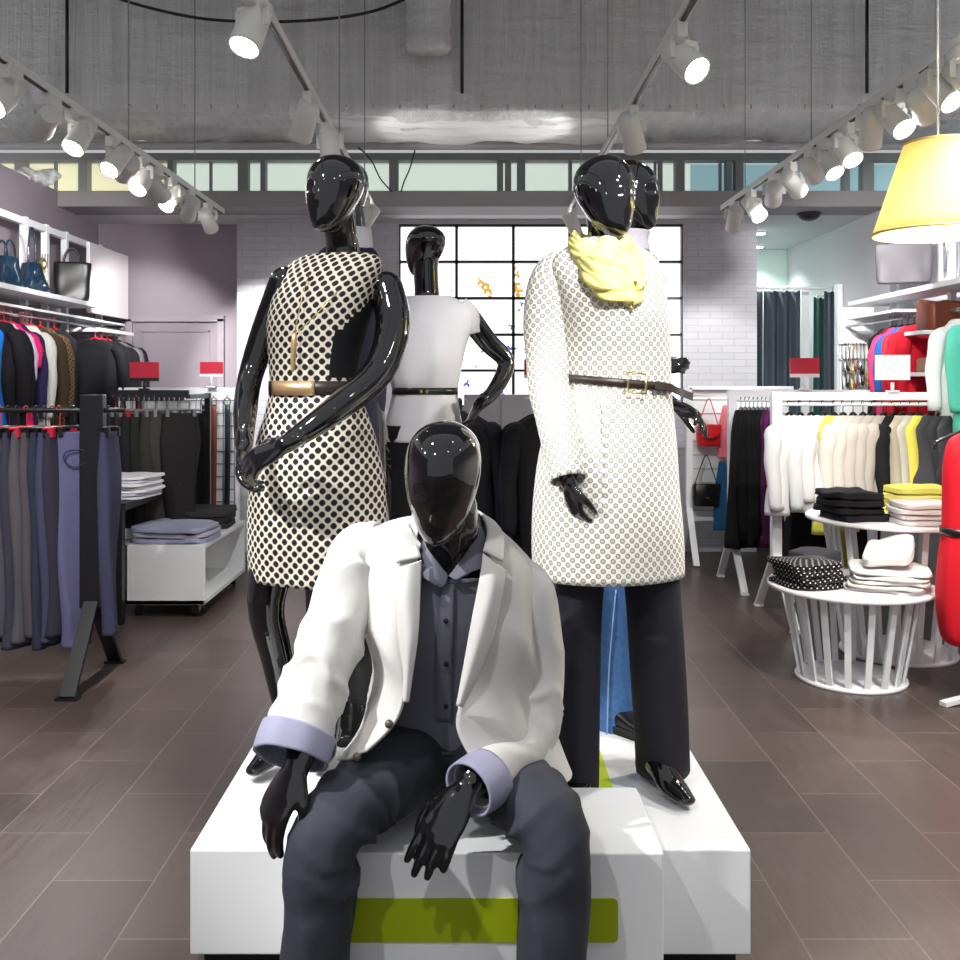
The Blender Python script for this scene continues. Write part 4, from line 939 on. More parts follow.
# blazer: one cloth wrapped from the left front edge round the back to the right front edge
ctrl = [
 [fp(421,545,2.285), fp(413,535,2.31), fp(411,524,2.37), fp(430,516,2.43), fp(455,514,2.45), fp(480,517,2.43), fp(492,533,2.37), fp(492,543,2.31), fp(487,550,2.275)],
 [fp(418,556,2.262), fp(391,533,2.29), fp(370,531,2.36), fp(400,521,2.44), fp(455,524,2.48), fp(508,541,2.46), fp(528,562,2.39), fp(514,560,2.31), fp(489,562,2.255)],
 [fp(416,585,2.225), fp(385,572,2.24), fp(356,556,2.34), fp(368,548,2.49), fp(451,552,2.54), fp(531,574,2.51), fp(543,598,2.40), fp(520,590,2.28), fp(486,588,2.225)],
 [fp(411,632,2.19), fp(388,628,2.205), fp(366,628,2.33), fp(370,615,2.53), fp(452,612,2.585), fp(528,628,2.545), fp(542,645,2.41), fp(524,640,2.26), fp(475,636,2.20)],
 [fp(408,682,2.185), fp(392,682,2.20), fp(379,682,2.32), fp(381,672,2.55), fp(453,670,2.62), fp(522,684,2.57), fp(540,697,2.42), fp(515,692,2.25), fp(461,692,2.19)],
 [fp(395,722,2.165), fp(379,727,2.19), fp(364,730,2.31), fp(372,718,2.58), fp(454,715,2.66), fp(534,725,2.60), fp(558,737,2.42), fp(520,737,2.23), fp(457,728,2.17)],
 [fp(366,752,2.165), fp(352,757,2.19), fp(340,762,2.32), fp(356,748,2.60), fp(454,738,2.70), fp(544,750,2.62), fp(571,778,2.40), fp(535,786,2.22), fp(473,762,2.16)]]
def jwr(u, v, p):
    edge = min(u, 1-u)
    d = .011*ridge(9*v+9*u)*math.exp(-((v-.62)/.22)**2)
    d += .006*math.sin(9*v-30*u)*math.exp(-((edge-.2)/.08)**2)+.003*nz(p, 9, 2)
    return d
jk = MB(); jk.patch(ctrl, 9, 8, jwr)
blazer = emit('blazer', jk, jacket_m, man, solid=.008)
def sl_l(t, f):
    g = f+.5
    q = (math.cos(f), math.sin(f), t*5)
    w = ridge(17*t+1.5*math.sin(g-.4)+1.6*nz(q, 1.1, 3))*(.55+1.1*abs(nz(q, 1.3, 8)))
    return .15*w*math.exp(-((t-.66)/.22)**2)+.09*ridge(8*t-1.2*f)*math.exp(-((t-.27)/.12)**2)+.02*math.sin(4*f+13*t)
s1 = MB(); s1.tube([P(381, 551, 2.355), P(361, 559, 2.36), P(343, 605, 2.325), P(324, 660, 2.26), P(308, 706, 2.195), P(296, 742, 2.14)], [(.062,.068), (.080,.086), (.076,.084), (.073,.077), (.073,.073), (.077,.072)], n=52, sub=14, cap=False, fold=sl_l)
emit('sleeve', s1, jacket_m, blazer, solid=.006)
c1 = MB(); c1.tube([P(299, 732, 2.15), P(294, 746, 2.13), P(290, 759, 2.112)], [(.082,.077), (.083,.078), (.081,.076)], n=40, sub=4, cap=False, fold=lambda t, f: .03*math.sin(3*f+1)+.02*math.sin(7*f))
emit('turned_cuff', c1, cuff_m, blazer, solid=.007, label='turned-back lavender grey cuff')
def sl_r(t, f):
    q = (math.cos(f), math.sin(f), t*5)
    w = ridge(16*t+1.5*math.sin(f)+1.6*nz(q, 1.1, 5))*(.55+1.1*abs(nz(q, 1.3, 2)))
    return .16*w*math.exp(-((t-.56)/.16)**2)+.09*ridge(11*t-f+1)*math.exp(-((t-.8)/.12)**2)+.06*ridge(7*t+f)*math.exp(-((t-.25)/.12)**2)+.02*math.sin(4*f+9*t)
s2 = MB(); s2.tube([P(512, 584, 2.39), P(526, 594, 2.40), P(536, 645, 2.405), P(537, 695, 2.385), P(525, 736, 2.32), P(500, 763, 2.22), P(476, 784, 2.135)], [(.058,.065), (.070,.082), (.066,.078), (.066,.074), (.067,.070), (.062,.06), (.06,.054)], n=52, sub=12, cap=False, fold=sl_r)
emit('sleeve', s2, jacket_m, blazer, solid=.006)
c2 = MB(); c2.tube([P(489, 776, 2.165), P(476, 785, 2.13), P(468, 790, 2.11)], [(.066,.06), (.066,.059), (.064,.057)], n=36, sub=4, cap=False)
emit('turned_cuff', c2, cuff_m, blazer, solid=.006)
# lapels and blazer collar, folded back over the chest
lp = MB()
lp.patch([[fp(421,560,2.236), fp(408,565,2.215), fp(393,570,2.222)], [fp(420,590,2.206), fp(407,594,2.186), fp(395,598,2.194)], [fp(418,632,2.176), fp(409,636,2.164), fp(399,640,2.178)], [fp(413,668,2.170), fp(408,670,2.160), fp(404,673,2.170)], [fp(408,702,2.166), fp(406,702,2.160), fp(404,702,2.166)]], 6, 8)
lp2 = MB()
lp2.patch([[fp(483,553,2.242), fp(494,562,2.228), fp(506,571,2.24)], [fp(480,578,2.212), fp(492,586,2.196), fp(502,592,2.212)], [fp(472,620,2.186), fp(483,627,2.174), fp(493,634,2.196)], [fp(465,660,2.174), fp(472,665,2.164), fp(480,671,2.182)], [fp(457,706,2.166), fp(459,706,2.160), fp(462,707,2.168)]], 6, 8)
emit('lapel', lp, jacket_m, blazer, solid=.006); emit('lapel', lp2, jacket_m, blazer, solid=.006)
kc = MB()
kc.patch([[fp(396,562,2.226), fp(398,540,2.30), fp(416,522,2.41), fp(455,513,2.47), fp(486,517,2.42), fp(503,535,2.33), fp(503,561,2.226)], [fp(421,557,2.240), fp(417,538,2.305), fp(428,515,2.38), fp(455,508,2.42), fp(479,512,2.38), fp(487,530,2.315), fp(483,550,2.244)]], 6, 5)
emit('blazer_collar', kc, jacket_m, blazer, solid=.007)
po = MB(); po.patch([[fp(482,665,2.235), fp(496,657,2.252), fp(508,646,2.29)], [fp(482,669,2.236), fp(496,662,2.253), fp(508,652,2.291)]], 4, 2)
emit('chest_pocket', po, jacket_m, blazer, solid=.010)
bn = MB()
for px, py, d in ((389,724,2.152), (357,757,2.155)): c = fp(px, py, d); bn.tube([c, c+Vector((0,-.007,.001))], [.010,.008], n=16, sub=1)
emit('button', bn, plain('horn_button', rgb(90, 80, 70), .3), blazer)
# ------------------------------------------------------------------ hanging clothes
def garment(name, label, cat, group, mat, loc, yaw, w=.42, L=.65, t=.05, sleeve=.0, hang=None, seed=0, flare=1.05, neck=.075, tilt=0.0, hooklen=.07):
    rnd = random.Random(seed); ph = rnd.uniform(0, 6); n = 36; mb = MB()
    rows = [(-.03, neck, .03), (-.040, neck*1.35, .034), (-.066, w*.33, .036), (-.105, w*.47, .036), (-.155, w*.49, .045), (-.24, w*.455, .055), (-.24-(L-.24)*.33, w*.45, t), (-.24-(L-.24)*.66, w*.47*flare, t), (-L-.03, w*.49*flare, t)]
    rr = resample([Vector(r) for r in rows], 4); rings = []
    for j, v in enumerate(rr):
        z, a, b_ = v; fr = min(1, max(0, (-z-.15)/max(L-.15, .01))); ring = []
        for i in range(n):
            f = 2*PI*i/n; c, s = math.cos(f), math.sin(f)
            x = math.copysign(abs(c)**.8, c)*a; y = math.copysign(abs(s)**.8, s)*b_*(1+.25*fr*math.sin(6*f+ph))
            y += fr*.022*math.sin(x*24+ph+2*z)+fr*.012*math.sin(x*47+2*ph)
            y += (.25+.75*fr)*(.018*ridge(x*12+ph+z*1.5)+.011*ridge(x*21-2*z+2*ph))*(1 if s > 0 else -1)*(1 if z < -.1 else 0)
            x += fr*.012*math.sin(z*9+ph)
            ring.append(Vector((x, y, z+.008*fr*math.sin(x*18+ph))))
        rings.append(ring)
    mb.loft(rings, True)
    if sleeve:
        for s in (-1, 1):
            q = rnd.uniform(-.02, .02)
            mb.tube([(s*w*.34, 0, -.105), (s*w*.475, 0, -.150), (s*(w*.5+.018), q, -.145-sleeve*.4), (s*(w*.5+.022), q*1.6-.02, -.10-sleeve)], [(.03,.045), (.05,.055), (.046,.045), (.036,.034)], n=18, sub=5, cap=False,
                    fold=lambda t_, f: .08*math.sin(20*t_+ph+1.5*math.sin(f)))
    o = emit(name, mb, mat, solid=.004); tag(o, label, cat, group)
    hm = MB()
    hm.tube([(-w*.40, 0, -.112), (-w*.2, 0, -.066), (0, 0, -.012), (w*.2, 0, -.066), (w*.40, 0, -.112)], [(.007,.012)]*5, n=10, sub=4, ref=(0,0,1))
    hm.tube([(0, 0, -.015), (0, 0, .018), (.006, 0, .034), (.0, 0, .062), (-.018, 0, .06), (-.022, 0, .045)], [.0028]*6, n=8, sub=4, ref=(0,1,0))
    emit('hanger', hm, hang or blk_hanger, o)
    o.location = Vector(loc)-Vector((0, 0, .054)); o.rotation_euler = (0, tilt, math.radians(yaw))
    return o
def hung_trousers(name, label, group, mat, loc, yaw, w=.17, L=1.0, t=.045, hang=None, seed=0, cat='trousers', pocket=None):
    rnd = random.Random(seed); ph = rnd.uniform(0, 6); n = 28; mb = MB(); rings = []
    rows = [(-.065, w*.46, .022), (-.10, w*.48, .026), (-.26, w*.54, t*.8), (-.38, w*.50, t*.85), (-.6, w*.42, t*.75), (-.065-L*.85, w*.38, t*.7), (-.065-L, w*.40, t*.75)]
    for v in resample([Vector(r) for r in rows], 5):
        z, a, b_ = v; fr = min(1, (-z)/(L*.8)); ring = []
        for i in range(n):
            f = 2*PI*i/n; c, s = math.cos(f), math.sin(f)
            x = math.copysign(abs(c)**.75, c)*a; y = math.copysign(abs(s)**.75, s)*b_
            y += .010*fr*math.sin(x*30+ph+3*z)
            y += .007*fr*ridge(x*25+z*2+ph)*(1 if s > 0 else -1)
            x += .012*fr*math.sin(z*7+ph)
            if z < -.38: y += -.010*math.exp(-((x)/.014)**2)*(1 if s > 0 else -1)
            ring.append(Vector((x, y, z)))
        rings.append(ring)
    mb.loft(rings, True, True, True)
    o = emit(name, mb, mat); tag(o, label, cat, group)
    hm = MB(); hm.tube([(-w*.55, 0, -.045), (0, 0, -.04), (w*.55, 0, -.045)], [.006]*3, n=8, sub=3, ref=(0,1,0))
    for s in (-1, 1): hm.box((s*w*.36, 0, -.065), (.022, .06, .045))
    hm.tube([(0, 0, -.042), (0, 0, .018), (.006, 0, .034), (.0, 0, .062), (-.018, 0, .06), (-.022, 0, .045)], [.0028]*6, n=8, sub=4, ref=(0,1,0))
    emit('hanger', hm, hang or blk_hanger, o)
    if pocket:
        pm = MB(); pm.tube([(w*.40*math.cos(a)*.75, -.052, -.185+.05*math.sin(a)) for a in [PI+PI*q/10 for q in range(11)]], [.004]*11, n=6, sub=1, ref=(0,1,0))
        pm.tube([(-w*.40*.75, -.050, -.185), (-w*.2, -.052, -.155), (w*.2, -.052, -.155), (w*.40*.75, -.050, -.185)], [.004]*4, n=6, sub=3, ref=(0,1,0))
        pm.tube([(w*.3, -.02, -.09), (w*.40, -.03, -.3), (w*.36, -.03, -.6), (w*.33, -.03, -.06-L)], [.003]*4, n=6, sub=4, ref=(0,1,0))
        emit('pocket_seam', pm, pocket, o)
    o.location = Vector(loc)-Vector((0, 0, .054)); o.rotation_euler = (0, 0, math.radians(yaw))
    return o
# ------------------------------------------------------------------ racks
def a_rack(name, label, x0, x1, y, h, mat, pw=.06, knee=.40, splay=.27, ends=(1, 1), yaw=0, bar=True):
    c = Vector(((x0+x1)/2, y, 0)); r = thing(name, label, 'clothes rack', c)
    rail = MB()
    if bar: rail.box((c.x, y, h-.025), (x1-x0, .05, .05))
    rail.cyl((x0, y, h-.075), (x1, y, h-.075), .012, n=12)
    if not bar:
        pass
    emit('rail', rail, mat, r, bevel=.003)
    for k, x in ((0, x0), (1, x1)):
        if not ends[k]: continue
        po = emit('post', MB().box((x, y, (h+.002+knee)/2), (pw, .056, h+.002-knee)), mat, r, bevel=.004)
        for s in (-1, 1):
            lg = MB(); lg.bar((x, y+s*.02, knee+.03), (x, y+s*splay, .012), .05 if pw < .08 else .07, .022, up=(0, s, 0)); lg.box((x, y+s*splay, .006), (pw*.9, .05, .012))
            emit('leg', lg, mat, r)
    return r
# black rack of jeans at the left
RX1 = wx(93, 4.75); RY = 4.75; RH = 1.41
a_rack('clothes_rack', 'black A-frame rack at left carrying a row of jeans', -3.25, RX1, RY, RH, blk_mt, pw=.115, knee=.36, splay=.30, ends=(0, 1), bar=False)
jcols = [rgb(176, 178, 172), rgb(58, 60, 62), rgb(84, 82, 94), rgb(62, 61, 76), rgb(88, 85, 93), rgb(84, 78, 84), rgb(50, 54, 74), rgb(68, 70, 94), rgb(52, 50, 64), rgb(98, 96, 132), rgb(48, 48, 60), rgb(66, 66, 92)]
jn_ = ['pale cream', 'dark olive', 'slate', 'dark indigo', 'grey violet', 'taupe grey', 'navy', 'mid blue', 'black blue', 'washed violet blue', 'near black', 'faded blue']
jpx = [-8, 1, 9, 18, 27, 37, 46, 53, 60, 74, 66, 109]
q = MB().cyl((RX1, RY, RH-.075), (RX1+.16, RY, RH-.075), .012, n=12)
emit('rail_end', q, blk_mt, bpy.data.objects['clothes_rack'])
for i, px in enumerate(jpx):
    d = RY; x = wx(px, d); mm = cloth('jeans_'+jn_[i].replace(' ', '_'), jcols[i], .85, weave=900, var=.18)
    lab = f'{jn_[i]} jeans on the black rack, {ORD[10-i]} from its post' if i < 11 else 'faded blue jeans hanging just behind the post of the black rack'
    hung_trousers('jeans', lab, 'jeans on the black rack', mm, (x, RY+(.06 if i == 10 else 0), RH-.063), ({9: 30, 11: 84}.get(i, 72)), w={9: .18, 11: .15}.get(i, .21), L=1.06-.03*(i % 3), t=.05, hang=red_hanger if i in (1, 4, 8) else blk_hanger, seed=i,
                  pocket=cloth('jean_thread', rgb(60, 56, 90)) if i == 9 else None)
# low white partition with a wire grid, black trousers, belts
YP = 7.5
pt = thing('grid_partition', 'low white partition with a wire grid behind the black trousers', 'partition', (wx(178, YP), YP, 0))
px0, px1 = wx(117, YP), wx(238, YP)
emit('panel', MB().box(((px0+px1)/2, YP+.05, .72), (px1-px0, .05, 1.44)), white_pl, pt, bevel=.004)
gm = MB()
for k in range(11): gm.cyl((px0+.03+(px1-px0-.06)*k/10, YP+.01, .25), (px0+.03+(px1-px0-.06)*k/10, YP+.01, 1.34), .004, n=6)
for k in range(12): gm.cyl((px0+.03, YP+.006, .25+.099*k), (px1-.03, YP+.006, .25+.099*k), .004, n=6)
emit('wire_grid', gm, plain('grid_wire', rgb(110, 112, 120), .35), pt)
YR = 6.6
ra = thing('trouser_rail', 'black rail with notched clips holding dark trousers in front of the white partition', 'rail', (wx(150, YR), YR, 1.40))
rm = MB().box((wx(150, YR), YR, 1.40), (wx(190, YR)-wx(112, YR), .03, .05))
for k in range(14): rm.box((wx(118+5*k, YR), YR-.02, 1.365), (.02, .03, .03))
for px in (114, 188): rm.box((wx(px, YR), YR+.25, 1.38), (.03, .5, .03)); rm.box((wx(px, YR), YR+.5, .7), (.04, .04, 1.4))
emit('rail', rm, blk_mt, ra)
for i, px in enumerate((116, 123, 131, 139, 147, 157, 168, 180, 196)):
    cc = [rgb(26,26,28), rgb(30,30,32), rgb(44,42,40), rgb(34,34,36), rgb(38,38,38), rgb(50,50,46), rgb(62,60,54), rgb(36,34,34), rgb(26,26,30)][i]
    mm = cloth(f'dark_trouser_{i}', cc, .85)
    yy = YR-.0 if i < 8 else YP-.1
    hung_trousers('trousers', f'{["black","black","dark brown","black","charcoal","dark olive","olive grey","black","black"][i]} trousers hanging before the white partition, {ORD[i]} from its left end', 'dark trousers by the white partition', mm,
                  (wx(px, yy), yy, 1.385 if i < 8 else 1.36), 50 if i not in (6, 7) else 35, w=.26, L=.86 if i > 3 else .78, t=.06, hang=red_hanger if i in (0, 3) else clear_hanger, seed=40+i)
for i, (px, mt, lab) in enumerate(((204, leather_black, 'black'), (213.5, plain('tan_belt', rgb(122, 58, 42), .45), 'rust brown'), (227, plain('navy_belt', rgb(24, 30, 48), .4), 'dark navy'), (233, leather_black, 'black'))):
    if i == 3: continue
    x = wx(px, YP-.05); mb = MB()
    mb.tube([(x, YP-.04, 1.31), (x+.004, YP-.045, .9), (x-.004, YP-.045, .36)], [(.021,.004)]*3, n=8, sub=5, power=4)
    bo = tag(emit('hanging_belt', mb, mt, origin=(x, YP-.04, 1.33)), f'{lab} leather belt hanging straight down the white wire grid', 'belt', 'belts on the wire grid')
    bk = MB().tube([(x+.026*math.cos(a), YP-.045, 1.33+.03*math.sin(a)) for a in [2*PI*q/12 for q in range(13)]], [.005]*13, n=6, sub=1, ref=(0,1,0))
    bk.tube([(x, YP-.03, 1.36), (x, YP-.06, 1.375), (x, YP, 1.385)], [.003]*3, n=6)
    emit('buckle', bk, chrome, bo)
def sign(px0_, px1_, py0, py1, d, label, card, stem_to, base='white', strip=True):
    a, c = P(px0_, py0, d), P(px1_, py1, d); xm = (a.x+c.x)/2; w = abs(c.x-a.x); h = abs(a.z-c.z)
    r = thing('sign_holder', label, 'sign', (xm, d, stem_to), 'small sign holders')
    emit('card', MB().box((xm, d, (a.z+c.z)/2), (w, .008, h)), card, r)
    bm_ = white_card if base == 'white' else blk_mt
    if strip: emit('card_strip', MB().box((xm, d-.003, c.z-h*.10), (w, .016, h*.22)), bm_, r)
    emit('stem', MB().cyl((xm, d, c.z-h*.1), (xm, d, stem_to), .011, n=10), bm_, r)
    emit('foot', MB().box((xm, d, stem_to+.006), (.07, .04, .012)), bm_, r)
sign(130, 159, 362, 378, 6.6, 'red sign card on a black stem above the dark trousers', red_sign, 1.425, 'black')
sign(200, 223, 362, 374, 7.5, 'small red sign card standing on the white wire-grid partition', red_sign, 1.44)
# dark table and its folded shirts
tb_ = thing('side_table', 'black wooden table with folded shirts behind the jeans rack', 'table', (-2.1, 6.4, 0))
tz = .745; corners = [P(125, 503, 5.8), P(183, 480, 6.95), P(112, 478, 6.95), P(66, 503, 5.8)]
tm = MB(); vs0 = [tm.bm.verts.new((p.x, p.y, tz)) for p in corners]; vs1 = [tm.bm.verts.new((p.x, p.y, tz-.045)) for p in corners]
tm.face(vs0); tm.face(vs1)
for i in range(4): tm.face([vs0[i], vs0[(i+1) % 4], vs1[(i+1) % 4], vs1[i]])
emit('table_top', tm, blk_mt, tb_, bevel=.003, flat=True)
for p in (corners[0]+Vector((-.06,.06,0)), corners[3]+Vector((.06,.06,0)), corners[1]+Vector((-.06,-.06,0)), corners[2]+Vector((.06,-.06,0))): emit('leg', MB().box((p.x, p.y, (tz-.045)/2), (.06, .06, tz-.045)), blk_mt, tb_, bevel=.003)
# white trolley box
x0_, x1_, y0_, y1_, z0_, z1_ = -2.17, -1.66, 6.0, 7.1, .085, .46
tw_ = thing('storage_trolley', 'white open box trolley on castors with folded jeans on top', 'trolley', ((x0_+x1_)/2, 6.55, 0))
bb = MB(); th = .03
bb.box(((x0_+x1_)/2, y0_+th/2, (z0_+z1_)/2), (x1_-x0_, th, z1_-z0_)); bb.box(((x0_+x1_)/2, y1_-th/2, (z0_+z1_)/2), (x1_-x0_, th, z1_-z0_))
bb.box(((x0_+x1_)/2, (y0_+y1_)/2, z0_+th/2), (x1_-x0_, y1_-y0_, th)); bb.box(((x0_+x1_)/2, (y0_+y1_)/2, z1_-th/2), (x1_-x0_-.01, y1_-y0_-.02, th)); bb.box((x0_+th/2, (y0_+y1_)/2, (z0_+z1_)/2), (th, y1_-y0_, z1_-z0_))
emit('box_body', bb, white_pl, tw_, bevel=.003)
for x in (x0_+.07, x1_-.07):
    for y in (y0_+.08, y1_-.08):
        cm_ = MB(); cm_.cyl((x-.012, y, .036), (x+.012, y, .036), .034, n=18); w_ = emit('caster', cm_, blk_rub, tw_)
        fk = MB(); fk.box((x-.018, y+.005, .055), (.004, .04, .05)); fk.box((x+.018, y+.005, .055), (.004, .04, .05)); fk.box((x, y+.005, .08), (.05, .05, .01)); emit('caster_fork', fk, chrome, w_)
# ------------------------------------------------------------------ folded clothes
def folded(name, label, cat, group, mat, c, w, d, h, rz=0, seed=0, lump=.006):
    rnd = random.Random(seed); mb = MB(); n = 40; rings = []; ph = rnd.uniform(0, 9)
    prof = [(.0, .9, 0), (.08, 1.0, .12), (.3, 1.012, .2), (.5, .985, .35), (.7, 1.0, .65), (.93, .985, .9), (1, .9, 1)]
    lay = []
    for (t_, s, _) in prof: lay.append((t_, s))
    for t_, s in lay:
        ring = []
        for i in range(n):
            f = 2*PI*i/n; cx, sx = math.cos(f), math.sin(f)
            x = math.copysign(abs(cx)**.38, cx)*w/2*s; y = math.copysign(abs(sx)**.38, sx)*d/2*s
            p = Vector((x, y, t_*h)); k = lump*noise.noise(Vector((x*11+ph, y*11, seed)))*2
            ring.append(Vector((x+k*.8, y+lump*1.2*math.sin(x*23+ph), max(0.0005, p.z+(k if 0 < t_ else 0)*min(1, h/.02)))))
        rings.append(ring)
    vs = mb.loft(rings, True, True, False)
    top = rings[-1]; cen = sum(top, Vector())/n
    r2 = [[q*.6+cen*.4+Vector((0,0,.004+lump*.5*nz(q, 14, seed))) for q in top], [q*.2+cen*.8+Vector((0,0,.005)) for q in top]]
    mb.loft([top]+r2, True, False, True)
    o = emit(name, mb, mat, weld=True); tag(o, label, cat, group); o.location = Vector(c); o.rotation_euler = (0, 0, math.radians(rz)); return o
def pile(name, cat, group, mats, c, w, d, h, n, rz, labelf, seed=0, jit=.012, lump=.004):
    rnd = random.Random(seed); z = c[2]
    for i in range(n):
        hh = h/n; m_ = mats[i % len(mats)]
        folded(name, labelf(i), cat, group, m_, (c[0]+rnd.uniform(-jit, jit), c[1]+rnd.uniform(-jit, jit), z+.001), w*rnd.uniform(.95, 1.03), d*rnd.uniform(.95, 1.03), hh*.92, rz+rnd.uniform(-4, 4), seed*31+i, lump*min(1, hh/.02)); z += hh
whs = [cloth('folded_white', rgb(226, 224, 228), var=.03), cloth('folded_lilac', rgb(196, 196, 214), var=.03)]
def pos(i, n): return 'bottom' if i == 0 else ('top' if i == n-1 else (ORD[i]+' from the bottom'))
P1 = P(122, 489, 6.2)
pile('folded_shirt', 'shirt', 'folded shirts on the black table', whs, (-2.19, 6.16, tz), .34, .40, .14, 7, -8, lambda i: f'folded {"white" if i % 2 == 0 else "lilac white"} shirt on the black table, {pos(i, 7)} of its pile', 3)
pile('folded_sweater', 'top', 'folded dark tops on the black table', [blk_cloth, cloth('folded_char', rgb(54, 52, 54))], (-2.17, 6.70, tz), .36, .34, .075, 3, 5, lambda i: f'folded dark top behind the white shirts on the black table, {pos(i, 3)}', 5)
pile('folded_jeans', 'jeans', 'pale jeans on the white trolley', [cloth('pale_denim', rgb(150, 154, 176), weave=900), cloth('pale_denim2', rgb(172, 174, 190), weave=900)], (-1.90, 6.24, z1_), .50, .44, .10, 3, -3, lambda i: f'folded pale grey-blue jeans at the front of the white trolley, {pos(i, 3)}', 7, lump=.008)
pile('folded_jeans', 'jeans', 'dark jeans on the white trolley', [cloth('dark_fold', rgb(48, 46, 46)), cloth('dark_fold2', rgb(36, 36, 38))], (-1.90, 6.80, z1_), .46, .42, .13, 3, 6, lambda i: f'folded charcoal jeans at the back of the white trolley, {pos(i, 3)}', 8, lump=.01)
# ------------------------------------------------------------------ left wall: shelf unit, bags, clothes
def bag(name, label, mat, c, w, d, h, rz, top=1.0, handle=.16, cat='bag', group=None, soft=.01, nh=2, hw=.5):
    mb = MB(); n = 36; rings = []; sd = sum(map(ord, label)) % 97
    for t_ in [0, .02, .08, .2, .4, .6, .8, .96, 1]:
        s = (1+(top-1)*t_)*(1 if t_ > .02 else .93); dd = d*(1-.45*t_); ring = []
        for i in range(n):
            f = 2*PI*i/n; cx, sx = math.cos(f), math.sin(f)
            x = math.copysign(abs(cx)**.45, cx)*w/2*s; y = math.copysign(abs(sx)**.45, sx)*dd/2
            ring.append(Vector((x+soft*nz((x, y, t_*h), 9, sd), y+soft*1.4*nz((x, y, t_*h), 12, sd+3), t_*h-(.02*math.cos(x/w*2)*0))))
        rings.append(ring)
    mb.loft(rings, True, True, True)
    o = emit(name, mb, mat, sub=1); tag(o, label, cat, group)
    hm = MB()
    for s in ((-1, 1) if nh == 2 else (0,)):
        hm.tube([(hw*w*.55*math.cos(a), s*d*.22, h-.02+(handle+.02)*math.sin(a)) for a in [PI*q/12 for q in range(13)]], [.0075]*13, n=8, sub=2, ref=(0,1,0))
    emit('handle', hm, mat, o)
    tr_ = MB(); tr_.box((0, -d*.5+d*.16, h*.82), (w*.3, .006, .012)); 
    o.location = Vector(c); o.rotation_euler = (0, 0, math.radians(rz)); return o
XS = -3.08
def sx(px): return abs(XS)*960/(470-px)      # distance along the left wall
un = thing('shelf_unit', 'white metal shelf unit on the left wall with bags and a clothes rail', 'shelf unit', (XS, 7.0, 0))
for i, px in enumerate((3, 38, 58.5, 77.5, 111)):
    y = sx(px); emit('post', MB().box((XS-.1, y, 1.33), (.045, .045, 2.66)), white_mt, un)
emit('top_rail', MB().box((XS-.1, 7.0, 2.625), (.04, 2.9, .05)), white_mt, un)
emit('shelf', MB().box((XS-.02, 6.75, 2.085), (.34, 1.7, .035)), white_mt, un, bevel=.003)
emit('shelf', MB().box((XS-.06, 7.0, 1.985), (.24, 2.8, .016)), white_mt, un)
emit('shelf', MB().box((XS-.02, 8.0, 1.90), (.34, .75, .03)), white_mt, un, bevel=.003)
emit('clothes_rail', MB().cyl((XS+.04, 5.2, 1.93), (XS+.04, 8.4, 1.93), .012), chrome, un)
for z in (1.66, 1.43, 1.2): emit('bracket_shelf', MB().box((XS+.05, 7.72, z), (.30, .10, .025)), white_mt, un)
tag(emit('blank_panel', MB().box((XS+.04, 8.07, 2.32), (.03, .86, .56)), white_card, origin=(XS, 8.07, 2.32), bevel=.004), 'square blank white panel mounted at the far end of the left shelf unit', 'panel')
bag('handbag', 'dark teal patent handbag on the left wall shelf, nearest the frame edge', leather_navy, (XS+.05, 6.27, 2.104), .20, .15, .20, 70, .62, .10, group=None, hw=.4)
bag('handbag', 'dark teal patent handbag with a raised handle on the left wall shelf', leather_navy, (XS+.06, 6.62, 2.104), .22, .16, .20, 60, .45, .24, nh=1, hw=.25)
bag('tote_bag', 'tall black tote bag on the left wall shelf beside the white panel', leather_black, (XS+.03, 7.36, 2.104), .24, .15, .30, 20, 1.12, .10, hw=.45)
nks = MB(); 
for k in range(3): nks.tube([(XS-.06+.02*k, 7.05, 2.42), (XS-.05+.02*k, 7.02, 2.3), (XS-.05+.02*k, 7.03, 2.14)], [.004]*3, n=6)
nks.sphere((XS-.04, 7.0, 2.34), (.035, .02, .05), 12, 8)
tag(emit('hanging_jewellery', nks, pale_gold, origin=(XS-.05, 7.03, 2.42)), 'gold necklaces hanging between the shelf posts left of the black tote', 'necklace')
LG = [(-24, rgb(22,110,196), 'bright blue top', .72, 0), (-9, rgb(28,26,32), 'black top', .70, .5), (-2, rgb(24,24,28), 'second black top', .75, .5), (5, rgb(232,36,110), 'hot pink top', .78, .22), (0.5, rgb(210,196,222), 'pale lilac blouse', .42, .3), (12, rgb(44,42,84), 'navy top', .78, .5),
      (24, rgb(222,220,214), 'cream blouse', .76, .55), (32, rgb(66,56,40), 'dark olive jacket', .74, .55), (41, None, 'leopard print dress', .80, .5), (55, rgb(42,44,52), 'slate dress with a pendant', .86, 0)]
LG.sort(key=lambda g: g[0])
for i, (px, c_, nm, L_, sl) in enumerate(LG):
    y = sx(px)*.985; mm = leopard_m if c_ is None else cloth('wall_'+nm.replace(' ', '_'), c_)
    garment('hanging_'+('dress' if nm.endswith('pendant') else nm.split()[-1].replace('top', 'tee')), f'{nm} on the left wall rail, {ORD[i]} from the frame edge', 'clothing', 'clothes on the left wall rail', mm, (XS+.04, y, 1.944), -8+6*math.sin(i*2), w=.38, L=L_, t=.07, sleeve=sl, hang=red_hanger, seed=60+i)
for i, px in enumerate((86, 92, 98, 104, 109)):
    y = sx(px)*.985
    garment('hanging_jacket', f'{["black","black","black","grey edged black","black"][i]} jacket on the left wall, {ORD[i]} past the bracket shelves', 'jacket', 'black jackets at the far end of the left wall', cloth('wall_jacket_grey', rgb(96, 94, 98)) if i == 3 else blk_cloth, (XS+.12, y, 1.90), -6, w=.44, L=.80, t=.08, sleeve=.58, hang=red_hanger if i < 3 else blk_hanger, seed=80+i)
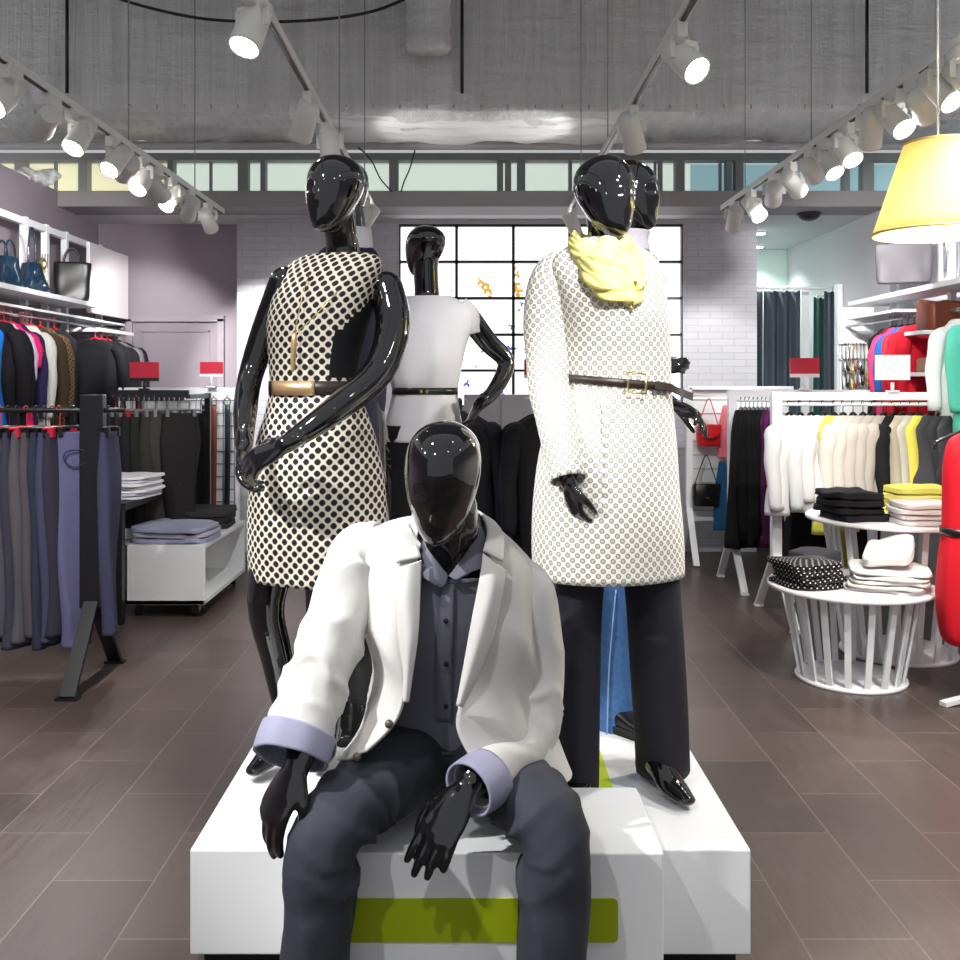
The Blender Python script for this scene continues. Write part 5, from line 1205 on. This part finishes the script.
for i, z in enumerate((1.4425, 1.6725)):
    folded('folded_sweater', f'black folded top on the {["lower", "upper"][i]} small bracket shelf of the left wall', 'top', None, [blk_cloth, cloth('folded_redblack', rgb(90, 22, 30))][i], (XS+.05, 7.72, z), .26, .10, .10, 0, 90+i)
# ------------------------------------------------------------------ right side racks
RA1Y, RA2Y = 7.0, 6.0
a_rack('clothes_rack', 'white A-frame rack of long black and plum dresses on the right', wx(732, RA1Y), 3.1, RA1Y, 1.425, white_mt, knee=.35, splay=.32, ends=(1, 1))
a_rack('clothes_rack', 'white A-frame rack of white and beige shirts on the right', wx(776, RA2Y), 3.12, RA2Y, 1.415, white_mt, knee=.37, splay=.36, ends=(1, 0))
for i in range(9):
    px = 741+4.2*i; x = wx(px, RA1Y); cc = [rgb(16,15,18)]*6+[rgb(72,22,66), rgb(98,30,88), rgb(58,20,52)]
    garment('hanging_dress', f'long {"black" if i < 6 else "plum"} dress on the far white rack, {ORD[i]} from its left post', 'dress', 'dresses on the far white rack', cloth('dress_'+('black' if i < 6 else f'plum{i}'), cc[i]), (x, RA1Y, 1.362), 62, w=.40, L=.98-.05*(i % 3), t=.06, hang=clear_hanger, seed=100+i)
R2 = [(789,'white','shirt',rgb(212,210,212),.60,.50), (800,'white','shirt',rgb(216,214,216),.58,.5), (811,'white','shirt',rgb(210,210,212),.58,.5), (823,'white','shirt',rgb(212,210,208),.55,.45), (834,'lime yellow','top',rgb(222,214,96),.72,0), (843,'ivory','shirt',rgb(206,200,190),.56,.48), (853,'ivory','shirt',rgb(200,194,184),.56,.5), (863,'beige','shirt',rgb(190,182,172),.56,.5),
      (873,'beige','shirt',rgb(182,174,164),.56,.5), (883,'beige','shirt',rgb(176,168,158),.56,.5), (893,'black','shirt',rgb(24,24,26),.60,.4), (902,'sand','dress',rgb(186,176,156),.66,0), (911,'pale stone','dress',rgb(196,190,176),.64,0), (920,'yellow','dress',rgb(226,214,92),.66,0), (930,'dark grey','dress',rgb(66,66,70),.5,0), (940,'dark grey','dress',rgb(58,58,62),.5,0), (950,'charcoal','dress',rgb(70,70,74),.5,0)]
for i, (px, cn, kind, c_, L_, sl) in enumerate(R2):
    garment('hanging_'+kind.replace('top', 'tee'), f'{cn} {kind} on the near white rack, {ORD[i]} from its left post', kind, 'clothes on the near white rack', cloth('r2_'+cn.replace(' ', '_')+str(i), c_, var=.04), (wx(px, RA2Y), RA2Y, 1.353), 44, w=.40, L=L_, t=.06, sleeve=sl, hang=blk_hanger, seed=130+i, flare=1.1)
for i, px in enumerate((800, 812, 824, 838, 868)):
    garment('hanging_skirt', f'{["black","black","black","lime yellow","black"][i]} skirt hanging low behind the near white rack, {ORD[i]} from the left', 'skirt', 'skirts behind the near white rack', cloth('r2_skirt_y', rgb(190, 182, 60)) if i == 3 else blk_cloth, (wx(px, 6.45), 6.45, .95), 50, w=.34, L=.62, t=.07, hang=clear_hanger, seed=160+i)
lr = thing('clothes_rack', 'low white rail carrying the skirts behind the near white rack', 'clothes rack', (wx(835, 6.45), 6.45, 0))
q = MB(); q.cyl((wx(792, 6.45), 6.45, .945), (wx(900, 6.45), 6.45, .945), .012); emit('rail', q, white_mt, lr)
for px in (792, 900): emit('post', MB().box((wx(px, 6.45), 6.45, .48), (.03, .03, .96)), white_mt, lr)
# bag panel
YG = 7.95
pg = thing('bag_display_panel', 'white slotted panel on an A-foot holding red and black bags', 'panel', (wx(712, YG), YG, 0))
gx0_, gx1_ = wx(691, YG), wx(790, YG)
emit('panel', MB().box(((gx0_+gx1_)/2, YG+.03, .88), (gx1_-gx0_, .03, 1.10)), white_pl, pg, bevel=.004)
gm = MB()
for k in range(9): gm.box(((gx0_+gx1_)/2, YG+.012, .42+.115*k), (gx1_-gx0_-.04, .008, .006))
emit('slots', gm, plain('slot_grey', rgb(160, 160, 166), .5), pg)
emit('frame', MB().box((gx0_-.02, YG, .93), (.05, .06, 1.02)).box(((gx0_+gx1_)/2, YG, 1.435), (gx1_-gx0_+.04, .06, .03)), white_mt, pg, bevel=.003)
for s in (-1, 1): emit('leg', MB().bar((gx0_-.02, YG+s*.01, .46), (gx0_-.02, YG+s*.28, .012), .05, .022, up=(0, s, 0)), white_mt, pg)
def hung_bag(px0_, px1_, py0, py1, pyh, label, mat, d=7.85, tassel=False):
    a, c = P(px0_, py0, d), P(px1_, py1, d); w, h = c.x-a.x, a.z-c.z; xm = (a.x+c.x)/2; top = P(0, pyh, d).z
    mb = MB(); rr = []
    for t_ in (0, .03, .2, .5, .8, .97, 1):
        s = .94 if t_ in (0, 1) else 1+.04*math.sin(PI*t_)
        rr.append([Vector((xm+math.copysign(abs(math.cos(f))**.4, math.cos(f))*w/2*s, d+math.copysign(abs(math.sin(f))**.5, math.sin(f))*.05*s, c.z+h*t_)) for f in [2*PI*i/32 for i in range(32)]])
    mb.loft(rr, True, True, True); o = emit('shoulder_bag', mb, mat, origin=(xm, d, top), sub=1); tag(o, label, 'bag', 'bags on the white panel')
    fl = MB(); fl.patch([[(a.x, d-.045, a.z+.005), (xm, d-.058, a.z+.008), (c.x, d-.045, a.z+.005)], [(a.x+.005, d-.056, a.z-h*.3), (xm, d-.066, a.z-h*.34), (c.x-.005, d-.056, a.z-h*.3)], [(a.x+.02, d-.056, a.z-h*.55), (xm, d-.066, a.z-h*.66), (c.x-.02, d-.056, a.z-h*.55)]], 5, 5)
    emit('flap', fl, mat, o, solid=.006)
    st_ = MB(); st_.tube([(a.x+.015, d, a.z), (xm-w*.2, d, a.z+(top-a.z)*.6), (xm, d-.01, top), (xm+w*.2, d, a.z+(top-a.z)*.6), (c.x-.015, d, a.z)], [(.008,.004)]*5, n=8, sub=5, ref=(0,1,0))
    emit('strap', st_, mat, o)
    ck = MB().box((xm, d-.07, a.z-h*.6), (.03, .01, .022)); emit('clasp', ck, pale_gold, o, bevel=.003)
hung_bag(697, 720, 425, 446, 398, 'bright red flap bag hanging by its strap on the white panel', leather_red)
hung_bag(693, 719, 484, 506, 455, 'small black flap bag with a gold clasp hanging below the red bag', leather_black)
for i, (px, pa, pb, c_, lab) in enumerate(((726, 405, 458, rgb(232, 128, 138), 'pink scarf hanging right of the red bag on the white panel'), (722, 462, 530, rgb(40, 98, 140), 'blue scarf hanging right of the black bag on the white panel'))):
    mb = MB(); a, c = P(px, pa, 7.85), P(px, pb, 7.85)
    mb.tube([a, a*.7+c*.3+Vector((.01,0,0)), a*.3+c*.7, c], [(.02,.014), (.05,.02), (.055,.02), (.06,.016)], n=24, sub=5, fold=lambda t_, f: .3*math.sin(6*f+3*t_))
    tag(emit('hanging_scarf', mb, cloth(f'scarf_{i}', c_), origin=a), lab, 'scarf')
sign(790, 819, 358, 374, 6.95, 'red sign card with a white strip standing on the far white rack', red_sign, 1.425)
sign(875, 910, 355, 380, 5.98, 'blank white sign card standing on the near white rack', white_card, 1.415, strip=False)
sign(524, 537, 359, 375, 6.9, 'small red sign card by the backlit window, left of the pale coat', red_sign, 1.36)
# dark blazers on a stand in the middle
for k, (px, lab) in enumerate(((460, 'black T-stand carrying the blazers beside the white blouse'), (547, 'black T-stand carrying the blazers beside the pale coat'))):
    bs_ = thing('blazer_stand', lab, 'clothes stand', (wx(px, 5.6), 5.72, 0)); x = wx(px, 5.6)
    emit('pole', MB().cyl((x, 5.72, .02), (x, 5.72, 1.372), .014), blk_mt, bs_); emit('arm', MB().cyl((x, 5.42, 1.37), (x, 5.82, 1.37), .011), blk_mt, bs_)
    emit('base', MB().lathe((x, 5.72, 0), [(.01, 0), (.17, 0), (.17, .012), (.02, .022)], 28), blk_mt, bs_)
for i, (px, dy, yw, c_, lab) in enumerate(((460, 0, -12, rgb(20, 20, 25), 'black blazer on the stand beside the white blouse, in front'), (461, .11, -16, rgb(30, 29, 48), 'navy blazer on the stand beside the white blouse, behind'),
        (547, -.12, 14, rgb(20, 20, 25), 'black blazer with a red hanger beside the pale coat, foremost'), (546, -.02, 18, rgb(33, 32, 54), 'navy blazer beside the pale coat, second from the front'), (545, .09, 14, rgb(22, 22, 28), 'black blazer beside the pale coat, rearmost'))):
    garment('hanging_blazer', lab, 'blazer', 'blazers on the two black stands', cloth(f'blazer_{i}', c_), (wx(px, 5.6), 5.6+dy, 1.372), yw, w=.44, L=.85, t=.08, sleeve=.6, hang=red_hanger if i in (2, 3) else blk_hanger, seed=180+i)
# pale cabinet under the window
cb = thing('low_cabinet', 'pale grey low cabinet under the backlit window', 'cabinet', (wx(500, 8.1), 8.1, 0))
emit('body', MB().box((wx(502, 8.1), 8.15, .69), (wx(540, 8.1)-wx(464, 8.1), .4, 1.38)), grey_lt, cb, bevel=.004)
emit('door', MB().box((wx(482, 8.0)-.0, 7.94, .70), (.28, .02, 1.28)), grey_lt, cb, bevel=.004); emit('door', MB().box((wx(518, 8.0), 7.94, .70), (.28, .02, 1.28)), grey_lt, cb, bevel=.004)
# ------------------------------------------------------------------ round tables
slab = plain('table_white', rgb(236, 234, 238), .3)
def round_table(label, x, y, zt, rt, rb, n):
    r = thing('round_table', label, 'table', (x, y, 0), 'round slatted display tables')
    emit('table_top', MB().lathe((x, y, zt-.022), [(.01, 0), (rt-.006, 0), (rt, .005), (rt, .017), (rt-.005, .022), (.01, .022)], 64), slab, r)
    emit('base_plate', MB().lathe((x, y, 0), [(.01, 0), (rb, 0), (rb+.004, .006), (rb, .018), (.01, .018)], 64), slab, r)
    r2 = rt*.80
    for k in range(n):
        a = 2*PI*(k+.3)/n; ta = Vector((-math.sin(a), math.cos(a), 0)); ca = Vector((math.cos(a), math.sin(a), 0))
        emit('slat', MB().bar(Vector((x, y, .012))+ca*(rb-.018), Vector((x, y, zt-.02))+ca*r2, .030, .012, up=ca), white_mt, r)
T1 = (1.895, 4.78, .474); T2 = (2.34, 5.25, .744)
round_table('low white round table with fanned slat legs, nearer one, with polka dot and white piles', *T1, .40, .262, 18)
round_table('taller white round table with slat legs, further one, with black, white and yellow piles', *T2, .48, .30, 18)
spotc = polka_m
def pos_(i, n): return pos(i, n)
pile('folded_blouse', 'blouse', 'polka dot blouses on the nearer round table', [polka_m], (T1[0]-.23, T1[1]-.04, T1[2]), .27, .30, .125, 4, 12, lambda i: f'folded black polka dot blouse on the nearer round table, {pos(i, 4)}', 11, lump=.008)
pile('folded_sweater', 'top', 'grey tops on the nearer round table', [cloth('fold_grey', rgb(70, 70, 78))], (T1[0]-.10, T1[1]+.22, T1[2]), .22, .20, .13, 2, 30, lambda i: f'folded dark grey top behind the polka dot pile, {pos(i, 2)}', 12)
fw = [cloth('fold_white_a', rgb(222, 219, 217), var=.03), cloth('fold_white_b', rgb(212, 208, 206), var=.03)]
pile('folded_trousers', 'trousers', 'white trousers on the nearer round table', fw, (T1[0]+.14, T1[1]-.10, T1[2]), .36, .34, .10, 5, -22, lambda i: f'folded white trousers on the nearer round table, {pos(i, 5)} of the pile', 13, .02, lump=.008)
o = folded('folded_trousers', 'slanting folded white trousers topping the pile on the nearer round table', 'trousers', None, fw[0], (T1[0]+.17, T1[1]-.06, T1[2]+.125), .22, .34, .05, -30, 14, .012); o.rotation_euler = (math.radians(10), math.radians(-8), math.radians(-30)); o.location.z += .02
pile('folded_sweater', 'top', 'black tops on the further round table', [blk_cloth], (T2[0]-.30, T2[1]-.10, T2[2]), .28, .30, .15, 4, 8, lambda i: f'folded black top on the further round table, {pos(i, 4)} of the pile', 15, lump=.008)
pile('folded_shirt', 'shirt', 'white shirts on the further round table', fw, (T2[0]+.0, T2[1]-.28, T2[2]), .30, .26, .115, 4, -3, lambda i: f'folded white shirt on the further round table, {pos(i, 4)} of its pile', 16)
pile('folded_sweater', 'top', 'yellow tops on the further round table', [cloth('fold_yellow', rgb(226, 216, 118)), cloth('fold_yellow2', rgb(212, 202, 96))], (T2[0]+.13, T2[1]+.06, T2[2]), .32, .26, .16, 4, 4, lambda i: f'folded yellow top behind the white shirts, {pos(i, 4)} of the pile', 17)
pile('folded_sweater', 'top', 'navy tops on the further round table', [cloth('fold_navy', rgb(46, 46, 58))], (T2[0]+.29, T2[1]-.20, T2[2]), .22, .30, .12, 4, -6, lambda i: f'folded navy top on the further round table, {pos(i, 4)} of the pile', 18)
# ------------------------------------------------------------------ red dress on a stand at the right edge
st_ = thing('dress_stand', 'white display stand under the red dress at the right edge', 'stand', (2.40, 4.45, 0))
emit('pole', MB().cyl((2.40, 4.45, .02), (2.40, 4.45, 1.30), .013), white_mt, st_)
for a in (200, 320, 80): emit('foot', MB().bar((2.40, 4.45, .035), (2.40+.27*math.cos(math.radians(a)), 4.45+.27*math.sin(math.radians(a)), .012), .04, .02), white_mt, st_)
D = 4.4; S_ = D/960; cx = 985
rd = MB(); rd.loft(stack(None, [(H(cx, 642, D), 40*S_, .11), (H(cx, 632, D), 46*S_, .13), (H(cx, 600, D), 49*S_, .14), (H(cx, 560, D), 48*S_, .13), (H(cx, 532, D), 45*S_, .11), (H(cx, 500, D), 44*S_, .11), (H(cx, 470, D), 44*S_, .105), (H(cx, 447, D), 42*S_, .075), (H(cx, 437, D), 36*S_, .05), (H(cx, 431, D), 20*S_, .04)], 12, n=48, sub=5,
     fold=lambda t_, f: .03*math.sin(6*f+2*t_)*max(0, 1-abs(t_-.1)/.35)+.03*ridge(4.5*f+3*t_)*max(0, 1-abs(t_-.2)/.25)+.012*math.sin(12*f)*math.exp(-((t_-.42)/.1)**2)), True)
red_m = cloth('red_dress_cloth', rgb(196, 18, 36), .75, var=.05)
ro = tag(emit('red_dress', rd, red_m, origin=P(cx, 431, D), solid=.004), 'sleeveless bright red dress with a black belt at the right edge', 'dress')
emit('belt', ring_belt(H(cx, 530, D), 45*S_+.006, .116, 12, .035), leather_black, ro)
hk = MB(); hk.tube([P(cx-50, 443, D), P(cx-38, 437, D), P(cx, 424, D), P(cx+38, 437, D)], [.008]*4, n=8, sub=4, ref=(0,1,0)); hk.tube([P(cx-50, 443, D), P(cx-51, 449, D)], [.008, .006], n=8)
hk.cyl(P(cx, 424, D), P(cx, 405, D), .004); emit('hanger', hk, blk_hanger, ro)
# ------------------------------------------------------------------ right wall
XW = 3.10
def sr(px): return XW*960/(px-470)
ur = thing('shelf_unit', 'white metal shelf unit on the right wall with hanging clothes below', 'shelf unit', (XW, 7.0, 0))
for px in (934, 877, 985): emit('post', MB().box((XW+.12, sr(px), 1.45), (.04, .04, 2.9)), white_mt, ur)
emit('shelf', MB().box((XW+.04, 6.55, 2.10), (.30, 2.1, .035)), white_mt, ur, bevel=.003)
emit('clothes_rail', MB().cyl((XW, 5.3, 1.94), (XW, 7.9, 1.94), .012), chrome, ur)
for z in (1.80, 1.53): emit('bracket_shelf', MB().box((XW-.03, 6.28, z), (.34, .26, .025)), white_mt, ur)
emit('shelf', MB().box((XW+.02, 7.2, 1.985), (.26, .9, .02)), white_mt, ur)
bag('tote_bag', 'large grey tote bag hanging on the right wall above the shelf', leather_grey, (XW+.06, 7.0, 2.20), .37, .12, .30, -22, 1.05, .15, hw=.5)
hk = MB(); hk.cyl((XW+.06, 7.0, 2.64), (XW+.29, 7.0, 2.64), .008); tag(emit('wall_hook', hk, white_mt, origin=(XW+.29, 7.0, 2.64)), 'white wall peg carrying the grey tote bag', 'hook')
nks = MB()
for k in range(5): nks.tube([(XW+.10+.02*k, 6.45+.05*k, 2.62), (XW+.09+.02*k, 6.42+.05*k, 2.4), (XW+.10+.02*k, 6.44+.05*k, 2.2)], [.004, .009, .004], n=6, sub=4)
tag(emit('hanging_jewellery', nks, chrome, origin=(XW+.15, 6.5, 2.62)), 'silver necklaces hanging on the right wall beside the shelf post', 'necklace')
RG = [(892,'black dress',rgb(28,24,28),.72,0),(897,'maroon dress',rgb(120,30,50),.7,0),(902,'pink top',rgb(226,66,120),.72,.4),(908,'bright blue top',rgb(40,98,176),.72,.4),(914,'coral red jacket',rgb(222,52,66),.80,.55),(920,'red jacket',rgb(226,32,52),.86,.55),(925,'red cardigan',rgb(216,28,46),.84,.5),(929,'dark red coat',rgb(190,22,40),.84,.5),(965,'white blouse',rgb(226,226,228),.74,.5),(983,'mint green top',rgb(84,184,160),.74,.5)]
for i, (px, nm, c_, L_, sl) in enumerate(RG):
    garment('hanging_'+nm.split()[-1].replace('top', 'tee'), f'{nm} on the right wall rail, {ORD[len(RG)-1-i]} from the frame edge', 'clothing', 'clothes on the right wall rail', cloth('rw_'+nm.replace(' ', '_'), c_), (XW, sr(px)*1.0, 1.954), 10, w=.38, L=L_, t=.07, sleeve=sl, hang=blk_hanger, seed=200+i)
folded('folded_bag', 'brown leather bag folded on the upper bracket shelf of the right wall', 'bag', None, leather_brown, (XW-.04, 6.28, 1.813), .26, .20, .19, 10, 77, .02)
folded('folded_sweater', 'tan folded top on the lower bracket shelf of the right wall', 'top', None, cloth('tan_fold', rgb(166, 128, 108)), (XW-.04, 6.28, 1.543), .24, .18, .09, 0, 78)
# jewellery panel
jp = thing('jewellery_panel', 'white wall panel hung with rows of necklaces left of the red jackets', 'display panel', (wx(857, 7.9), 7.9, 1.4))
emit('panel', MB().box((wx(858, 7.9), 7.93, 1.60), (wx(875, 7.9)-wx(841, 7.9), .03, 1.0)), white_pl, jp, bevel=.003)
rnd = random.Random(4)
for r_ in range(2):
    q = MB(); z = wz((342, 357)[r_], 7.88); q.box((wx(856, 7.88), 7.89, z), (.28, .04, .03)); emit('bracket', q, white_mt, jp)
    for k in range(8):
        x = wx(844+3.7*k, 7.84); q = MB(); L_ = .22+.12*rnd.random(); q.tube([(x-.012, 7.85, z-.01), (x-.016, 7.84, z-L_*.6), (x, 7.835, z-L_), (x+.016, 7.84, z-L_*.6), (x+.012, 7.85, z-.01)], [.004, .005, .010, .005, .004], n=6, sub=4, ref=(0,1,0))
        emit('necklace', q, [chrome, leather_black, pale_gold, leather_brown][k % 4], jp)
